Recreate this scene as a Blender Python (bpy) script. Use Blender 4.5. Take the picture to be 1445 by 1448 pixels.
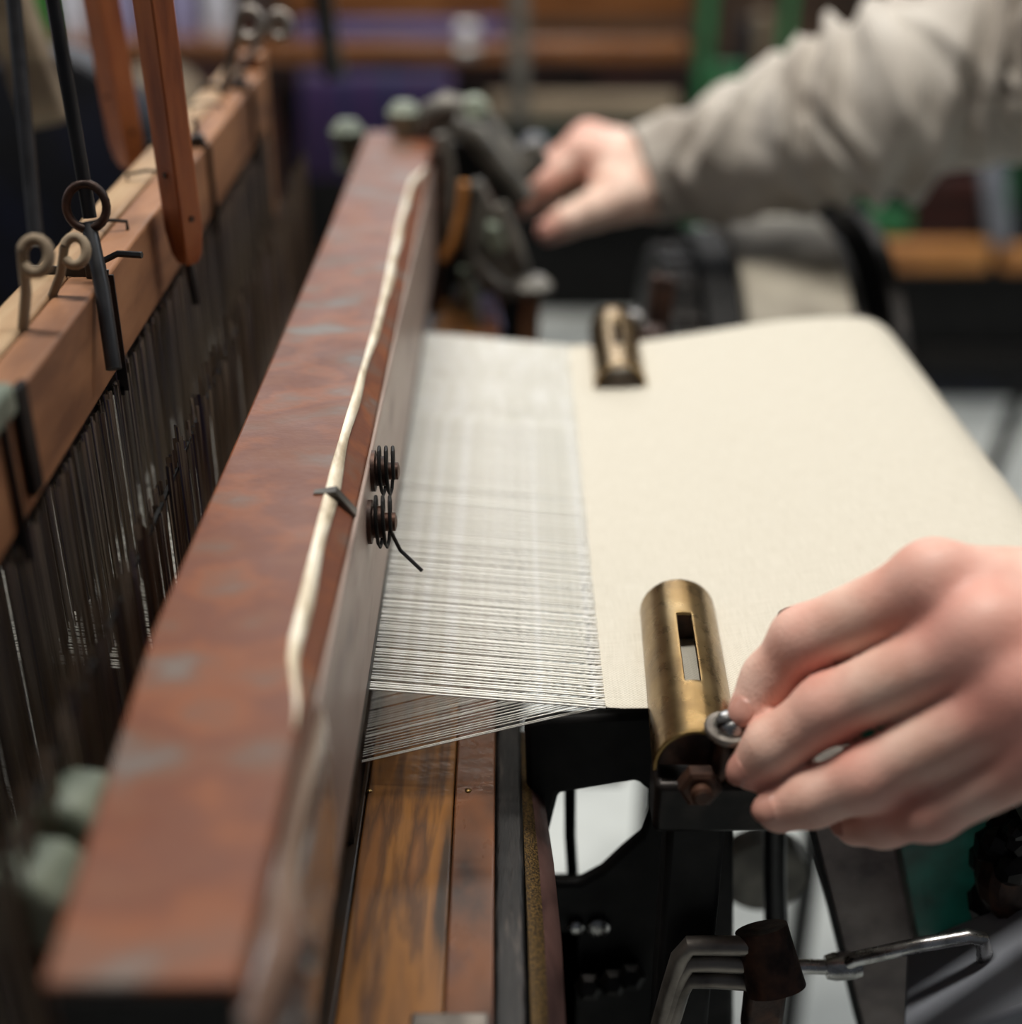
import bpy, bmesh, math, random
import numpy as np
from mathutils import Vector, Matrix
random.seed(7); rng = np.random.default_rng(7)
for o in list(bpy.data.objects): bpy.data.objects.remove(o)
SC = bpy.context.scene; C = SC.collection

# ------------------------------------------------------------------ camera
H = 0.25          # camera height above the cloth; layout numbers below are in units of H
CZ = 0.90         # height of the cloth above the floor
F = 1900.0        # focal length in pixels of the 1445 x 1448 frame
PITCH = math.atan(964.0 / F); YAW = -0.0049
cam_d = bpy.data.cameras.new('camera'); cam = bpy.data.objects.new('camera', cam_d); C.objects.link(cam)
cam_d.sensor_fit = 'HORIZONTAL'; cam_d.sensor_width = 36.0; cam_d.lens = F / 1445 * 36.0
cam.location = (0, 0, CZ + H); cam.rotation_euler = (math.pi / 2 - PITCH, 0, YAW)
cam_d.clip_start = 0.01
cam_d.dof.use_dof = True; cam_d.dof.focus_distance = 0.432
cam_d.dof.aperture_fstop = cam_d.lens / 11.5
SC.camera = cam

# ------------------------------------------------------------------ light
W = bpy.data.worlds.new('world'); SC.world = W; W.use_nodes = True
bg = W.node_tree.nodes['Background']; bg.inputs[0].default_value = (0.80, 0.87, 1.0, 1); bg.inputs[1].default_value = 0.05
def area(name, loc, target, sx, sy, e, col):
    l = bpy.data.lights.new(name, 'AREA'); l.shape = 'RECTANGLE'; l.size = sx; l.size_y = sy; l.energy = e; l.color = col
    o = bpy.data.objects.new(name, l); C.objects.link(o); o.location = loc
    o.rotation_euler = (Vector(target) - Vector(loc)).to_track_quat('-Z', 'Y').to_euler()
    return o
area('ceiling_tube_light_front', (-0.22, 0.75, 3.0), (0.0, 0.75, 0.9), 0.24, 1.7, 40, (1.0, 0.965, 0.90))
area('ceiling_tube_light_back', (0.4, 3.4, 3.1), (0.4, 3.4, 0), 2.2, 0.5, 22, (1.0, 0.94, 0.86))
area('roof_window_light', (1.9, 1.6, 2.9), (0.0, 0.6, 0.9), 1.3, 1.0, 16, (0.86, 0.93, 1.0))
area('gable_window_light', (-0.3, 5.6, 2.9), (0.0, 0.8, 0.9), 2.4, 0.9, 26, (0.93, 0.96, 1.0))
area('side_window_light', (-2.9, 1.6, 2.2), (-0.2, 0.8, 0.8), 1.2, 1.4, 9, (0.80, 0.88, 1.0))
SC.view_settings.view_transform = 'Standard'; SC.view_settings.look = 'None'
SC.view_settings.exposure = 0.55; SC.view_settings.gamma = 1.0; SC.view_settings.use_curve_mapping = False

# ------------------------------------------------------------------ helpers
def ray(x, y):
    u = (x - 722.5) / F; v = (y - 724.0) / F
    X = u; Y = math.cos(PITCH) - v * math.sin(PITCH); Z = -(v * math.cos(PITCH) + math.sin(PITCH))
    c, s = math.cos(YAW), math.sin(YAW)
    return (X * c - Y * s, X * s + Y * c, Z)
def W3(X, Y, Z): return Vector((X * H, Y * H, CZ + Z * H))          # layout units -> metres
def PZ(x, y, z):
    d = ray(x, y); t = (z - 1) / d[2]; return W3(d[0] * t, d[1] * t, z)
def PY(x, y, Y):
    d = ray(x, y); t = Y / d[1]; return W3(d[0] * t, Y, 1 + d[2] * t)
def PX(x, y, X):
    d = ray(x, y); t = X / d[0]; return W3(X, d[1] * t, 1 + d[2] * t)
def PD(x, y, m):                                                      # m: metres along the view axis
    d = ray(x, y); t = m / H; return W3(d[0] * t, d[1] * t, 1 + d[2] * t)

def hexc(s):
    o = []
    for i in (0, 2, 4):
        v = int(s[i:i + 2], 16) / 255.0
        o.append(v / 12.92 if v <= 0.04045 else ((v + 0.055) / 1.055) ** 2.4)
    return (o[0], o[1], o[2], 1)

class MB:
    def __init__(s): s.v = []; s.f = []
    def add(s, vs, fs):
        n = len(s.v); s.v += [Vector(a) for a in vs]; s.f += [[i + n for i in q] for q in fs]; return s
    def box(s, lo, hi):
        x0, y0, z0 = lo; x1, y1, z1 = hi
        return s.add([(x0, y0, z0), (x1, y0, z0), (x1, y1, z0), (x0, y1, z0), (x0, y0, z1), (x1, y0, z1), (x1, y1, z1), (x0, y1, z1)],
                     [(0, 3, 2, 1), (4, 5, 6, 7), (0, 1, 5, 4), (1, 2, 6, 5), (2, 3, 7, 6), (3, 0, 4, 7)])
    def bar(s, p0, p1, w, h, up=(0, 0, 1)):
        p0 = Vector(p0); p1 = Vector(p1); d = (p1 - p0).normalized(); up = Vector(up)
        sd = d.cross(up)
        if sd.length < 1e-4: sd = d.cross(Vector((0, 1, 0)))
        sd.normalize(); u = sd.cross(d).normalized()
        vs = [p + sd * a * w / 2 + u * b * h / 2 for p in (p0, p1) for a, b in ((-1, -1), (1, -1), (1, 1), (-1, 1))]
        return s.add(vs, [(0, 1, 2, 3), (7, 6, 5, 4), (0, 4, 5, 1), (1, 5, 6, 2), (2, 6, 7, 3), (3, 7, 4, 0)])
    def prism(s, poly, off):
        poly = [Vector(p) for p in poly]; off = Vector(off); n = len(poly)
        vs = poly + [p + off for p in poly]
        fs = [list(range(n)), list(range(2 * n - 1, n - 1, -1))] + [(i, i + n, (i + 1) % n + n, (i + 1) % n) for i in range(n)]
        return s.add(vs, fs)
    def tube(s, pts, r, n=12, cap=True, flat=1.0, closed=False):
        pts = [Vector(p) for p in pts]; m = len(pts)
        rr = r if isinstance(r, (list, tuple)) else [r] * m
        vs = []; fs = []; ref = None
        for i, p in enumerate(pts):
            a = pts[(i - 1) % m] if (closed or i > 0) else pts[0]; b = pts[(i + 1) % m] if (closed or i < m - 1) else pts[-1]
            d = (b - a).normalized()
            if ref is None:
                ref = d.cross(Vector((0, 0, 1)))
                if ref.length < 1e-3: ref = d.cross(Vector((0, 1, 0)))
            ref = (ref - d * ref.dot(d)).normalized(); bn = d.cross(ref)
            for k in range(n):
                t = 2 * math.pi * k / n
                vs.append(p + (ref * math.cos(t) + bn * math.sin(t) * flat) * rr[i])
        for i in range(m if closed else m - 1):
            for k in range(n):
                j = (i + 1) % m
                fs.append((i * n + k, j * n + k, j * n + (k + 1) % n, i * n + (k + 1) % n))
        if cap and not closed:
            fs.append(list(range(n))); fs.append([(m - 1) * n + k for k in range(n - 1, -1, -1)])
        return s.add(vs, fs)
    def cyl(s, p0, p1, r0, r1=None, n=24): return s.tube([p0, p1], [r0, r0 if r1 is None else r1], n)
    def lathe(s, base, axis, prof, n=32):
        base = Vector(base); ax = Vector(axis).normalized()
        e = ax.cross(Vector((0, 0, 1)))
        if e.length < 1e-3: e = ax.cross(Vector((0, 1, 0)))
        e.normalize(); g = ax.cross(e); vs = []; fs = []; m = len(prof)
        for r, t in prof:
            for k in range(n):
                a = 2 * math.pi * k / n; vs.append(base + ax * t + (e * math.cos(a) + g * math.sin(a)) * r)
        for i in range(m - 1):
            for k in range(n): fs.append((i * n + k, (i + 1) * n + k, (i + 1) * n + (k + 1) % n, i * n + (k + 1) % n))
        fs.append(list(range(n))); fs.append([(m - 1) * n + k for k in range(n - 1, -1, -1)])
        return s.add(vs, fs)
    def build(s, name, mat, parent=None, bevel=0, seg=2, smooth=True, angle=0.7, label=None, kind=None):
        org = parent_origin(parent)
        me = bpy.data.meshes.new(name); me.from_pydata([tuple(v - org) for v in s.v], [], [tuple(q) for q in s.f])
        bm = bmesh.new(); bm.from_mesh(me); bmesh.ops.recalc_face_normals(bm, faces=bm.faces); bm.to_mesh(me); bm.free()
        if smooth: me.shade_smooth(); me.set_sharp_from_angle(angle=angle)
        return obj(name, me, mat, parent, bevel, seg, label, kind)
def parent_origin(p):
    v = Vector((0, 0, 0))
    while p is not None: v = v + p.location; p = p.parent
    return v
def obj(name, me, mat, parent=None, bevel=0, seg=2, label=None, kind=None):
    o = bpy.data.objects.new(name, me); C.objects.link(o)
    if mat: me.materials.append(mat)
    if parent: o.parent = parent
    if bevel:
        b = o.modifiers.new('bevel', 'BEVEL'); b.width = bevel; b.segments = seg; b.limit_method = 'ANGLE'; b.angle_limit = 0.6
    if label: o['label'] = label
    if kind: o['kind'] = kind
    return o
def thing(name, label, cat, loc, group=None):
    o = bpy.data.objects.new(name, None); C.objects.link(o); o.empty_display_size = 0.02
    o.location = Vector(loc); o['label'] = label; o['category'] = cat
    if group: o['group'] = group
    return o
def tag(o, label, cat, group=None):
    o['label'] = label; o['category'] = cat
    if group: o['group'] = group
    return o
def rebase(o):                                                       # single-mesh thing: origin to its base
    me = o.data; n = len(me.vertices); co = np.zeros(n * 3); me.vertices.foreach_get('co', co); co = co.reshape(-1, 3)
    b = np.array([co[:, 0].mean(), co[:, 1].mean(), co[:, 2].min()]); me.vertices.foreach_set('co', (co - b).ravel()); me.update()
    o.location = b; return o
def struct(o): o['kind'] = 'structure'; return o

def mat(name, cols, scale=(40, 40, 40), rough=0.5, metal=0.0, bump=0.0, bscale=None, detail=5, lo=0.35, hi=0.65, spec=0.5, rvar=0.12, dist=0.0, coat=0.0):
    m = bpy.data.materials.new(name); m.use_nodes = True; nt = m.node_tree; N = nt.nodes; L = nt.links
    b = N['Principled BSDF']; b.inputs['Metallic'].default_value = metal; b.inputs['Specular IOR Level'].default_value = spec
    b.inputs['Coat Weight'].default_value = coat
    tc = N.new('ShaderNodeTexCoord'); mp = N.new('ShaderNodeMapping'); mp.inputs['Scale'].default_value = scale
    L.new(tc.outputs['Object'], mp.inputs['Vector'])
    nz = N.new('ShaderNodeTexNoise'); nz.inputs['Scale'].default_value = 1.0; nz.inputs['Detail'].default_value = detail; nz.inputs['Distortion'].default_value = dist
    L.new(mp.outputs['Vector'], nz.inputs['Vector'])
    cr = N.new('ShaderNodeValToRGB'); el = cr.color_ramp.elements
    k = len(cols); el[0].position = lo; el[0].color = hexc(cols[0]); el[1].position = hi; el[1].color = hexc(cols[-1])
    for i in range(1, k - 1):
        e = el.new(lo + (hi - lo) * i / (k - 1)); e.color = hexc(cols[i])
    L.new(nz.outputs['Fac'], cr.inputs['Fac']); L.new(cr.outputs['Color'], b.inputs['Base Color'])
    mr = N.new('ShaderNodeMapRange'); mr.inputs['To Min'].default_value = max(0.03, rough - rvar); mr.inputs['To Max'].default_value = min(1, rough + rvar)
    nz2 = N.new('ShaderNodeTexNoise'); nz2.inputs['Scale'].default_value = 2.3; nz2.inputs['Detail'].default_value = 3
    L.new(mp.outputs['Vector'], nz2.inputs['Vector']); L.new(nz2.outputs['Fac'], mr.inputs['Value']); L.new(mr.outputs['Result'], b.inputs['Roughness'])
    if bump:
        bp = N.new('ShaderNodeBump'); bp.inputs['Strength'].default_value = bump; bp.inputs['Distance'].default_value = 0.001
        n3 = N.new('ShaderNodeTexNoise'); n3.inputs['Scale'].default_value = bscale or 2.0; n3.inputs['Detail'].default_value = 4
        L.new(mp.outputs['Vector'], n3.inputs['Vector']); L.new(n3.outputs['Fac'], bp.inputs['Height']); L.new(bp.outputs['Normal'], b.inputs['Normal'])
    return m

M = {}
M['floor'] = mat('pale_concrete', ['b9bdb9', 'cdd0cb', 'dcdfda'], (6, 6, 6), 0.6, bump=0.1)
M['wall'] = mat('brown_wall', ['3a2c22', '4d3a2c', '5b4535'], (3, 3, 9), 0.8)
M['redpaint'] = mat('worn_red_brown_paint', ['66605c', '664a3c', '6e422c', '673b29', '7a4629', '6b4a3a', '6c645e'], (26, 34, 40), 0.47, bump=0.12, bscale=14, lo=0.30, hi=0.69, detail=14, spec=0.38)
M['worn'] = mat('worn_pale_wood_edge', ['b5a488', 'dccdb2', 'efe5d0'], (160, 70, 160), 0.4, bump=0.5, lo=0.3, hi=0.6)
M['pinkgrey'] = mat('pinkish_grey_paint', ['6d5a50', '8d786d', '9a877c'], (50, 18, 50), 0.42, bump=0.15, lo=0.28, hi=0.5, detail=7)
M['guard'] = mat('brown_varnished_guard', ['5b4338', '806758', '8f7a6c'], (40, 12, 40), 0.22, bump=0.2, coat=0.6)
M['darkwood'] = mat('stained_shaded_wood', ['120b06', '241608', '3d2710'], (70, 14, 40), 0.35, bump=0.3)  # left plank: dark stain and the shade beneath the beam, both in the colour
M['orangewood'] = mat('worn_orange_varnished_wood', ['140d07', '3d2711', '7a4e20', '8d5c27', '55351a', '80522a'], (70, 9, 40), 0.36, bump=0.3, lo=0.34, hi=0.66, detail=9, coat=0.15, dist=0.15)
M['brownwood'] = mat('worn_brown_varnished_wood', ['33241e', '5e3b26', '74482c', '594038'], (45, 22, 40), 0.3, bump=0.2, lo=0.3, hi=0.68, detail=7, coat=0.2)
M['rail'] = mat('grimy_dark_rail', ['0c0a09', '1d1917', '453d37'], (400, 60, 200), 0.55, bump=0.5, lo=0.42, hi=0.75)
M['goldstrip'] = mat('speckled_gold_leather', ['2a1d0c', '5a4420', '75592c'], (1500, 1500, 1500), 0.6, bump=0.5, lo=0.4, hi=0.62)
M['maroon'] = mat('maroon_worn_leather', ['432f2c', '5d433e', '6b504a'], (80, 40, 80), 0.5)
M['steel'] = mat('bright_steel', ['8d8c8a', 'b4b3b1', 'c6c6c6'], (120, 120, 120), 0.28, 1.0)
M['dullsteel'] = mat('dull_grey_steel', ['4d4843', '756e67', '8d867e'], (60, 60, 60), 0.42, 0.8, bump=0.2)
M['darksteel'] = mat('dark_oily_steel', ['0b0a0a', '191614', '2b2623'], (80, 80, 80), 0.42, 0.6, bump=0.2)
M['rust'] = mat('rusty_brown_steel', ['241712', '3f2b22', '56392a'], (120, 120, 120), 0.5, 0.5, bump=0.4)
M['plate'] = mat('grey_brown_plate', ['5f5350', '7d706b', '8f827c'], (50, 50, 50), 0.5, bump=0.2)
M['black'] = mat('black_cast_iron', ['050505', '0a0909', '131110'], (50, 50, 50), 0.6, 0.2, bump=0.2, spec=0.3)
M['blackplastic'] = mat('black_plastic', ['0d0d0f', '17171a', '202023'], (90, 90, 90), 0.4)
M['barwood'] = mat('bare_brown_wood', ['70492f', '8d603f', '9c6d49'], (60, 14, 60), 0.6, bump=0.3, detail=7)
M['barwood_light'] = mat('pale_bare_wood', ['7c5f42', '9c7c5a', 'ab8f6d'], (90, 14, 90), 0.6, bump=0.4, detail=7)
M['stick'] = mat('orange_stick_wood', ['7b3d1c', '9a5228', 'a9602f'], (120, 120, 20), 0.5, bump=0.2)
M['castgrey'] = mat('grey_painted_casting', ['3e3b36', '65615a', '807b72'], (50, 50, 50), 0.5, 0.3, bump=0.3)
M['greengrey'] = mat('grey_green_paint', ['5d6659', '7c8474', '959c8a'], (45, 45, 45), 0.55, bump=0.2)
M['teal'] = mat('teal_green_paint', ['06665a', '0a8070', '0f9280'], (60, 60, 60), 0.38, bump=0.3)
M['green'] = mat('green_machine_paint', ['1d5a34', '2a7043', '3b8554'], (20, 20, 20), 0.45)
M['darkgreen'] = mat('dark_green_paint', ['0c1a10', '122416', '183020'], (20, 20, 20), 0.5)
M['beige'] = mat('beige_belt', ['8b8375', 'a29a8a', 'b2aa9a'], (25, 25, 25), 0.6, bump=0.1)
M['amber'] = mat('amber_wood', ['8d5a2a', 'b07438', 'bd8245'], (6, 30, 30), 0.5)
M['brownbeam'] = mat('polished_brown_beam', ['6f4324', '8b5730', '9d673b'], (5, 30, 30), 0.25)
M['darkred'] = mat('dark_red_wood', ['1f0a06', '331009', '451a0f'], (5, 30, 30), 0.5)
M['bluecloth'] = mat('blue_violet_cloth', ['2b2850', '43396b', '4d4273'], (8, 40, 40), 0.7)
M['navy'] = mat('navy_black_yarn', ['05060c', '0a0c18', '10142a'], (18, 18, 18), 0.6)
M['roll'] = mat('beige_cloth_roll', ['6a5a48', '8a7861', '9a8a73'], (6, 40, 40), 0.8)
M['cream'] = mat('cream_yarn', ['c9c6cf', 'dedde6', 'eeeef5'], (30, 30, 200), 0.7)
M['lilac'] = mat('lilac_yarn', ['8d87a8', 'a29cc0', 'b3add0'], (30, 30, 200), 0.7)
M['greenyarn'] = mat('green_yarn', ['225a18', '2f7522', '3d8a2e'], (30, 30, 200), 0.7)
M['greypaint'] = mat('blue_grey_paint', ['6a6d74', '7d8088', '8a8d95'], (10, 10, 10), 0.5)
M['jeans'] = mat('dark_blue_denim', ['141a2a', '1c2438', '263048'], (300, 300, 300), 0.9)
M['hair'] = mat('brown_hair', ['1c120b', '2a1b11', '3a2717'], (300, 300, 40), 0.5)
M['shoe'] = mat('black_shoe_leather', ['0b0b0b', '151413', '1f1d1c'], (60, 60, 60), 0.4)
M['nail'] = mat('finger_nail', ['b07a6c', 'c08a7c', 'c89484'], (90, 90, 90), 0.3)

def brass():
    m = mat('aged_brass', ['6f5836', '8d734a', '9c845c'], (60, 60, 60), 0.29, 1.0, bump=0.04, bscale=6, lo=0.3, hi=0.7, detail=7)
    nt = m.node_tree; N = nt.nodes; L = nt.links
    # fine turning scratches round the tube
    tc = N.new('ShaderNodeTexCoord'); mp = N.new('ShaderNodeMapping'); mp.inputs['Scale'].default_value = (120, 2600, 120)
    nz = N.new('ShaderNodeTexNoise'); nz.inputs['Scale'].default_value = 1; nz.inputs['Detail'].default_value = 2
    L.new(tc.outputs['Object'], mp.inputs['Vector']); L.new(mp.outputs['Vector'], nz.inputs['Vector'])
    bp = [n for n in N if n.type == 'BUMP'][0]
    mx = N.new('ShaderNodeMath'); mx.operation = 'ADD'
    src = bp.inputs['Height'].links[0].from_socket
    L.new(src, mx.inputs[0]); L.new(nz.outputs['Fac'], mx.inputs[1]); L.new(mx.outputs[0], bp.inputs['Height'])
    return m
M['brass'] = brass()

def linen(name, c0, c1, pitch):
    m = bpy.data.materials.new(name); m.use_nodes = True; nt = m.node_tree; N = nt.nodes; L = nt.links
    b = N['Principled BSDF']; b.inputs['Roughness'].default_value = 0.85; b.inputs['Specular IOR Level'].default_value = 0.15
    tc = N.new('ShaderNodeTexCoord'); mp = N.new('ShaderNodeMapping'); L.new(tc.outputs['UV'], mp.inputs['Vector'])
    sp = N.new('ShaderNodeSeparateXYZ'); L.new(mp.outputs['Vector'], sp.inputs[0])
    def wave(out, ph):
        a = N.new('ShaderNodeMath'); a.operation = 'MULTIPLY_ADD'; a.inputs[1].default_value = math.pi / pitch; a.inputs[2].default_value = ph; L.new(out, a.inputs[0])
        s = N.new('ShaderNodeMath'); s.operation = 'SINE'; L.new(a.outputs[0], s.inputs[0]); return s.outputs[0]
    mu = N.new('ShaderNodeMath'); mu.operation = 'MULTIPLY'; L.new(wave(sp.outputs[0], 0), mu.inputs[0]); L.new(wave(sp.outputs[1], 0), mu.inputs[1])
    # slub variation
    def slub(sx, sy):
        q = N.new('ShaderNodeMapping'); q.inputs['Scale'].default_value = (sx, sy, 1); L.new(tc.outputs['UV'], q.inputs['Vector'])
        z = N.new('ShaderNodeTexNoise'); z.inputs['Scale'].default_value = 1; z.inputs['Detail'].default_value = 4; L.new(q.outputs[0], z.inputs['Vector']); return z.outputs['Fac']
    a1 = N.new('ShaderNodeMath'); a1.operation = 'ADD'; 
    def damp(o):
        q = N.new('ShaderNodeMath'); q.operation = 'MULTIPLY_ADD'; q.inputs[1].default_value = 0.55; q.inputs[2].default_value = 0.225; L.new(o, q.inputs[0]); return q.outputs[0]
    L.new(damp(slub(90, 1700)), a1.inputs[0]); L.new(damp(slub(1700, 90)), a1.inputs[1])
    mr = N.new('ShaderNodeMapRange'); mr.inputs['From Min'].default_value = -1; mr.inputs['To Min'].default_value = -0.25; mr.inputs['To Max'].default_value = 0.25; L.new(mu.outputs[0], mr.inputs['Value'])
    a2 = N.new('ShaderNodeMath'); a2.operation = 'ADD'; L.new(a1.outputs[0], a2.inputs[0]); L.new(mr.outputs['Result'], a2.inputs[1])
    cr = N.new('ShaderNodeValToRGB'); cr.color_ramp.elements[0].position = 0.55; cr.color_ramp.elements[0].color = hexc(c0); cr.color_ramp.elements[1].position = 1.15; cr.color_ramp.elements[1].color = hexc(c1)
    sc = N.new('ShaderNodeMath'); sc.operation = 'MULTIPLY'; sc.inputs[1].default_value = 0.85; L.new(a2.outputs[0], sc.inputs[0])
    L.new(sc.outputs[0], cr.inputs['Fac']); L.new(cr.outputs['Color'], b.inputs['Base Color'])
    bp = N.new('ShaderNodeBump'); bp.inputs['Strength'].default_value = 0.5; bp.inputs['Distance'].default_value = 0.0003; L.new(a2.outputs[0], bp.inputs['Height']); L.new(bp.outputs['Normal'], b.inputs['Normal'])
    return m
M['linen'] = linen('cream_linen_weave', 'bdb6a6', 'd6d0c2', 0.00068)
M['thread'] = mat('cream_warp_yarn', ['eceae0', 'f4f2ea', 'faf9f4'], (300, 40, 300), 0.8, spec=0.2)
def skinmat():
    m = bpy.data.materials.new('skin'); m.use_nodes = True; nt = m.node_tree; N = nt.nodes; L = nt.links
    b = N['Principled BSDF']; b.inputs['Roughness'].default_value = 0.48; b.inputs['Subsurface Weight'].default_value = 0.05
    b.inputs['Subsurface Radius'].default_value = (0.006, 0.0025, 0.0015); b.inputs['Specular IOR Level'].default_value = 0.4
    at = N.new('ShaderNodeAttribute'); at.attribute_name = 'flush'
    mx = N.new('ShaderNodeMix'); mx.data_type = 'RGBA'; L.new(at.outputs['Fac'], mx.inputs['Factor'])
    tc = N.new('ShaderNodeTexCoord'); nz = N.new('ShaderNodeTexNoise'); nz.inputs['Scale'].default_value = 70; nz.inputs['Detail'].default_value = 5; L.new(tc.outputs['Object'], nz.inputs['Vector'])
    cr = N.new('ShaderNodeValToRGB'); cr.color_ramp.elements[0].position = 0.35; cr.color_ramp.elements[0].color = hexc('dcb09c'); cr.color_ramp.elements[1].position = 0.65; cr.color_ramp.elements[1].color = hexc('efcfbc')
    L.new(nz.outputs['Fac'], cr.inputs['Fac']); L.new(cr.outputs['Color'], mx.inputs['A']); mx.inputs['B'].default_value = hexc('d88a7c')
    L.new(mx.outputs['Result'], b.inputs['Base Color'])
    bp = N.new('ShaderNodeBump'); bp.inputs['Strength'].default_value = 0.22; bp.inputs['Distance'].default_value = 0.0006
    n2 = N.new('ShaderNodeTexVoronoi'); n2.inputs['Scale'].default_value = 900; L.new(tc.outputs['Object'], n2.inputs['Vector']); L.new(n2.outputs['Distance'], bp.inputs['Height']); L.new(bp.outputs['Normal'], b.inputs['Normal'])
    return m
M['skin'] = skinmat()
M['jacket'] = mat('grey_beige_jacket_cloth', ['9f968c', 'bab2a8', 'c8c1b7'], (14, 14, 14), 0.85, bump=0.3, bscale=60, spec=0.2)
def striped():
    m = mat('striped_violet_cloth', ['12142e', '1a2148'], (4, 4, 4), 0.8)
    nt = m.node_tree; N = nt.nodes; L = nt.links; b = N['Principled BSDF']
    tc = N.new('ShaderNodeTexCoord'); mp = N.new('ShaderNodeMapping'); mp.inputs['Scale'].default_value = (34, 0.01, 0.01); L.new(tc.outputs['Object'], mp.inputs['Vector'])
    nz = N.new('ShaderNodeTexNoise'); nz.inputs['Scale'].default_value = 1; nz.inputs['Detail'].default_value = 1; L.new(mp.outputs[0], nz.inputs['Vector'])
    cr = N.new('ShaderNodeValToRGB'); cr.color_ramp.interpolation = 'CONSTANT'
    cr.color_ramp.elements[0].position = 0; cr.color_ramp.elements[0].color = hexc('3c1040')
    for p, c in ((0.36, '1c1c48'), (0.44, '34144a'), (0.50, '141c44'), (0.56, '4a1246'), (0.62, '16204c')):
        e = cr.color_ramp.elements.new(p); e.color = hexc(c)
    cr.color_ramp.elements[-1].color = hexc('2a1848')
    L.new(nz.outputs['Fac'], cr.inputs['Fac']); L.new(cr.outputs['Color'], b.inputs['Base Color'])
    return m
M['striped'] = striped()

# ------------------------------------------------------------------ the setting
def slab(name, lo, hi, m): return struct(MB().box(lo, hi).build(name, m, smooth=False))
slab('floor', (-4, -2, -0.1), (5, 6.3, 0), M['floor'])
slab('wall_back', (-4, 6.0, 0.0), (5, 6.2, 3.6), M['wall'])
slab('wall_left', (-4.2, -2, 0.0), (-4.0, 6.2, 3.6), M['wall'])

# ------------------------------------------------------------------ sley (the swinging batten with its red-brown cap)
sley = thing('sley_batten', 'worn red-brown wooden sley beam with reed and orange race board, crossing the loom', 'loom beam', W3(-0.19, 1.8, -0.2))
ST = [0.662, 0.70, 0.85] + list(np.linspace(0.95, 3.12, 60)) + [3.2, 3.40, 3.53]
def cham(Y):
    t = min(max((Y - 0.95) / 0.14, 0), 1) * min(max((3.12 - Y) / 0.14, 0), 1); t = t * t * (3 - 2 * t)
    return 0.005 + t * (0.024 + 0.003 * math.sin(Y * 5.3))
XF, ZT, ZB = -0.178, 0.31, 0.055
def xback(Y): return -0.312 - 0.03 * min(max((Y - 0.66) / 0.45, 0), 1) - 0.012 * max(0, Y - 2.6)
vs = []; n = 5
for Y in ST:
    c = cham(Y)
    for X, Z in ((xback(Y), ZB), (xback(Y), ZT), (XF - c, ZT), (XF, ZT - c), (XF, ZB)): vs.append(W3(X, Y, Z))
fs = []
for i in range(len(ST) - 1):
    for k in range(n): fs.append((i * n + k, (i + 1) * n + k, (i + 1) * n + (k + 1) % n, i * n + (k + 1) % n))
fs += [list(range(n)), [(len(ST) - 1) * n + k for k in range(n - 1, -1, -1)]]
MB().add(vs, fs).build('cap_beam', M['redpaint'], sley, bevel=0.0012)
# bright worn arris
ys = np.linspace(0.95, 3.12, 60); m = MB(); vs = []; fs = []
for i, Y in enumerate(ys):
    c = cham(Y) ; w = 1.0 + 0.12 * math.sin(Y * 43) + 0.1 * math.sin(Y * 17 + 1)
    a0 = -0.06 * w; a1 = 0.30 + 0.06 * math.sin(Y * 6.1) + 0.05 * math.sin(Y * 23)
    for a in (a0, a1):
        vs.append(W3(XF - c * (1 - a) + 0.0018, Y, ZT - c * max(a, 0) + 0.0018)); vs.append(W3(XF - c * (1 - a) - 0.002, Y, ZT - c * max(a, 0) - 0.004))
for i in range(len(ys) - 1):
    q = 4 * i; fs += [(q, q + 2, q + 6, q + 4), (q + 1, q + 5, q + 7, q + 3), (q, q + 4, q + 5, q + 1), (q + 2, q + 3, q + 7, q + 6)]
fs += [(0, 1, 3, 2), (len(vs) - 4, len(vs) - 2, len(vs) - 1, len(vs) - 3)]
m.add(vs, fs).build('worn_edge', M['worn'], sley, label='pale worn chamfer of the beam edge', angle=2)
# grey repair strap over the edge
MB().add([W3(XF - 0.045, 1.405, ZT + 0.002), W3(XF - 0.02, 1.408, ZT + 0.0024), W3(XF + 0.0025, 1.408, ZT - 0.028), W3(XF + 0.0025, 1.424, ZT - 0.028), W3(XF - 0.02, 1.424, ZT + 0.0024), W3(XF - 0.045, 1.415, ZT + 0.002),
          W3(XF - 0.045, 1.405, ZT - 0.004), W3(XF - 0.02, 1.408, ZT - 0.004), W3(XF - 0.004, 1.408, ZT - 0.034), W3(XF - 0.004, 1.424, ZT - 0.034), W3(XF - 0.02, 1.424, ZT - 0.004), W3(XF - 0.045, 1.415, ZT - 0.004)],
         [(0, 1, 4, 5), (1, 2, 3, 4), (6, 11, 10, 7), (7, 10, 9, 8), (0, 6, 7, 1), (1, 7, 8, 2), (2, 8, 9, 3), (3, 9, 10, 4), (4, 10, 11, 5), (5, 11, 6, 0)]).build('edge_strap', M['castgrey'], sley)
MB().box(W3(XF, 1.02, 0.05), W3(XF + 0.006, 3.5, ZT - 0.03)).build('front_plate', M['pinkgrey'], sley, bevel=0.0008, label='pinkish grey painted front face')
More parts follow.
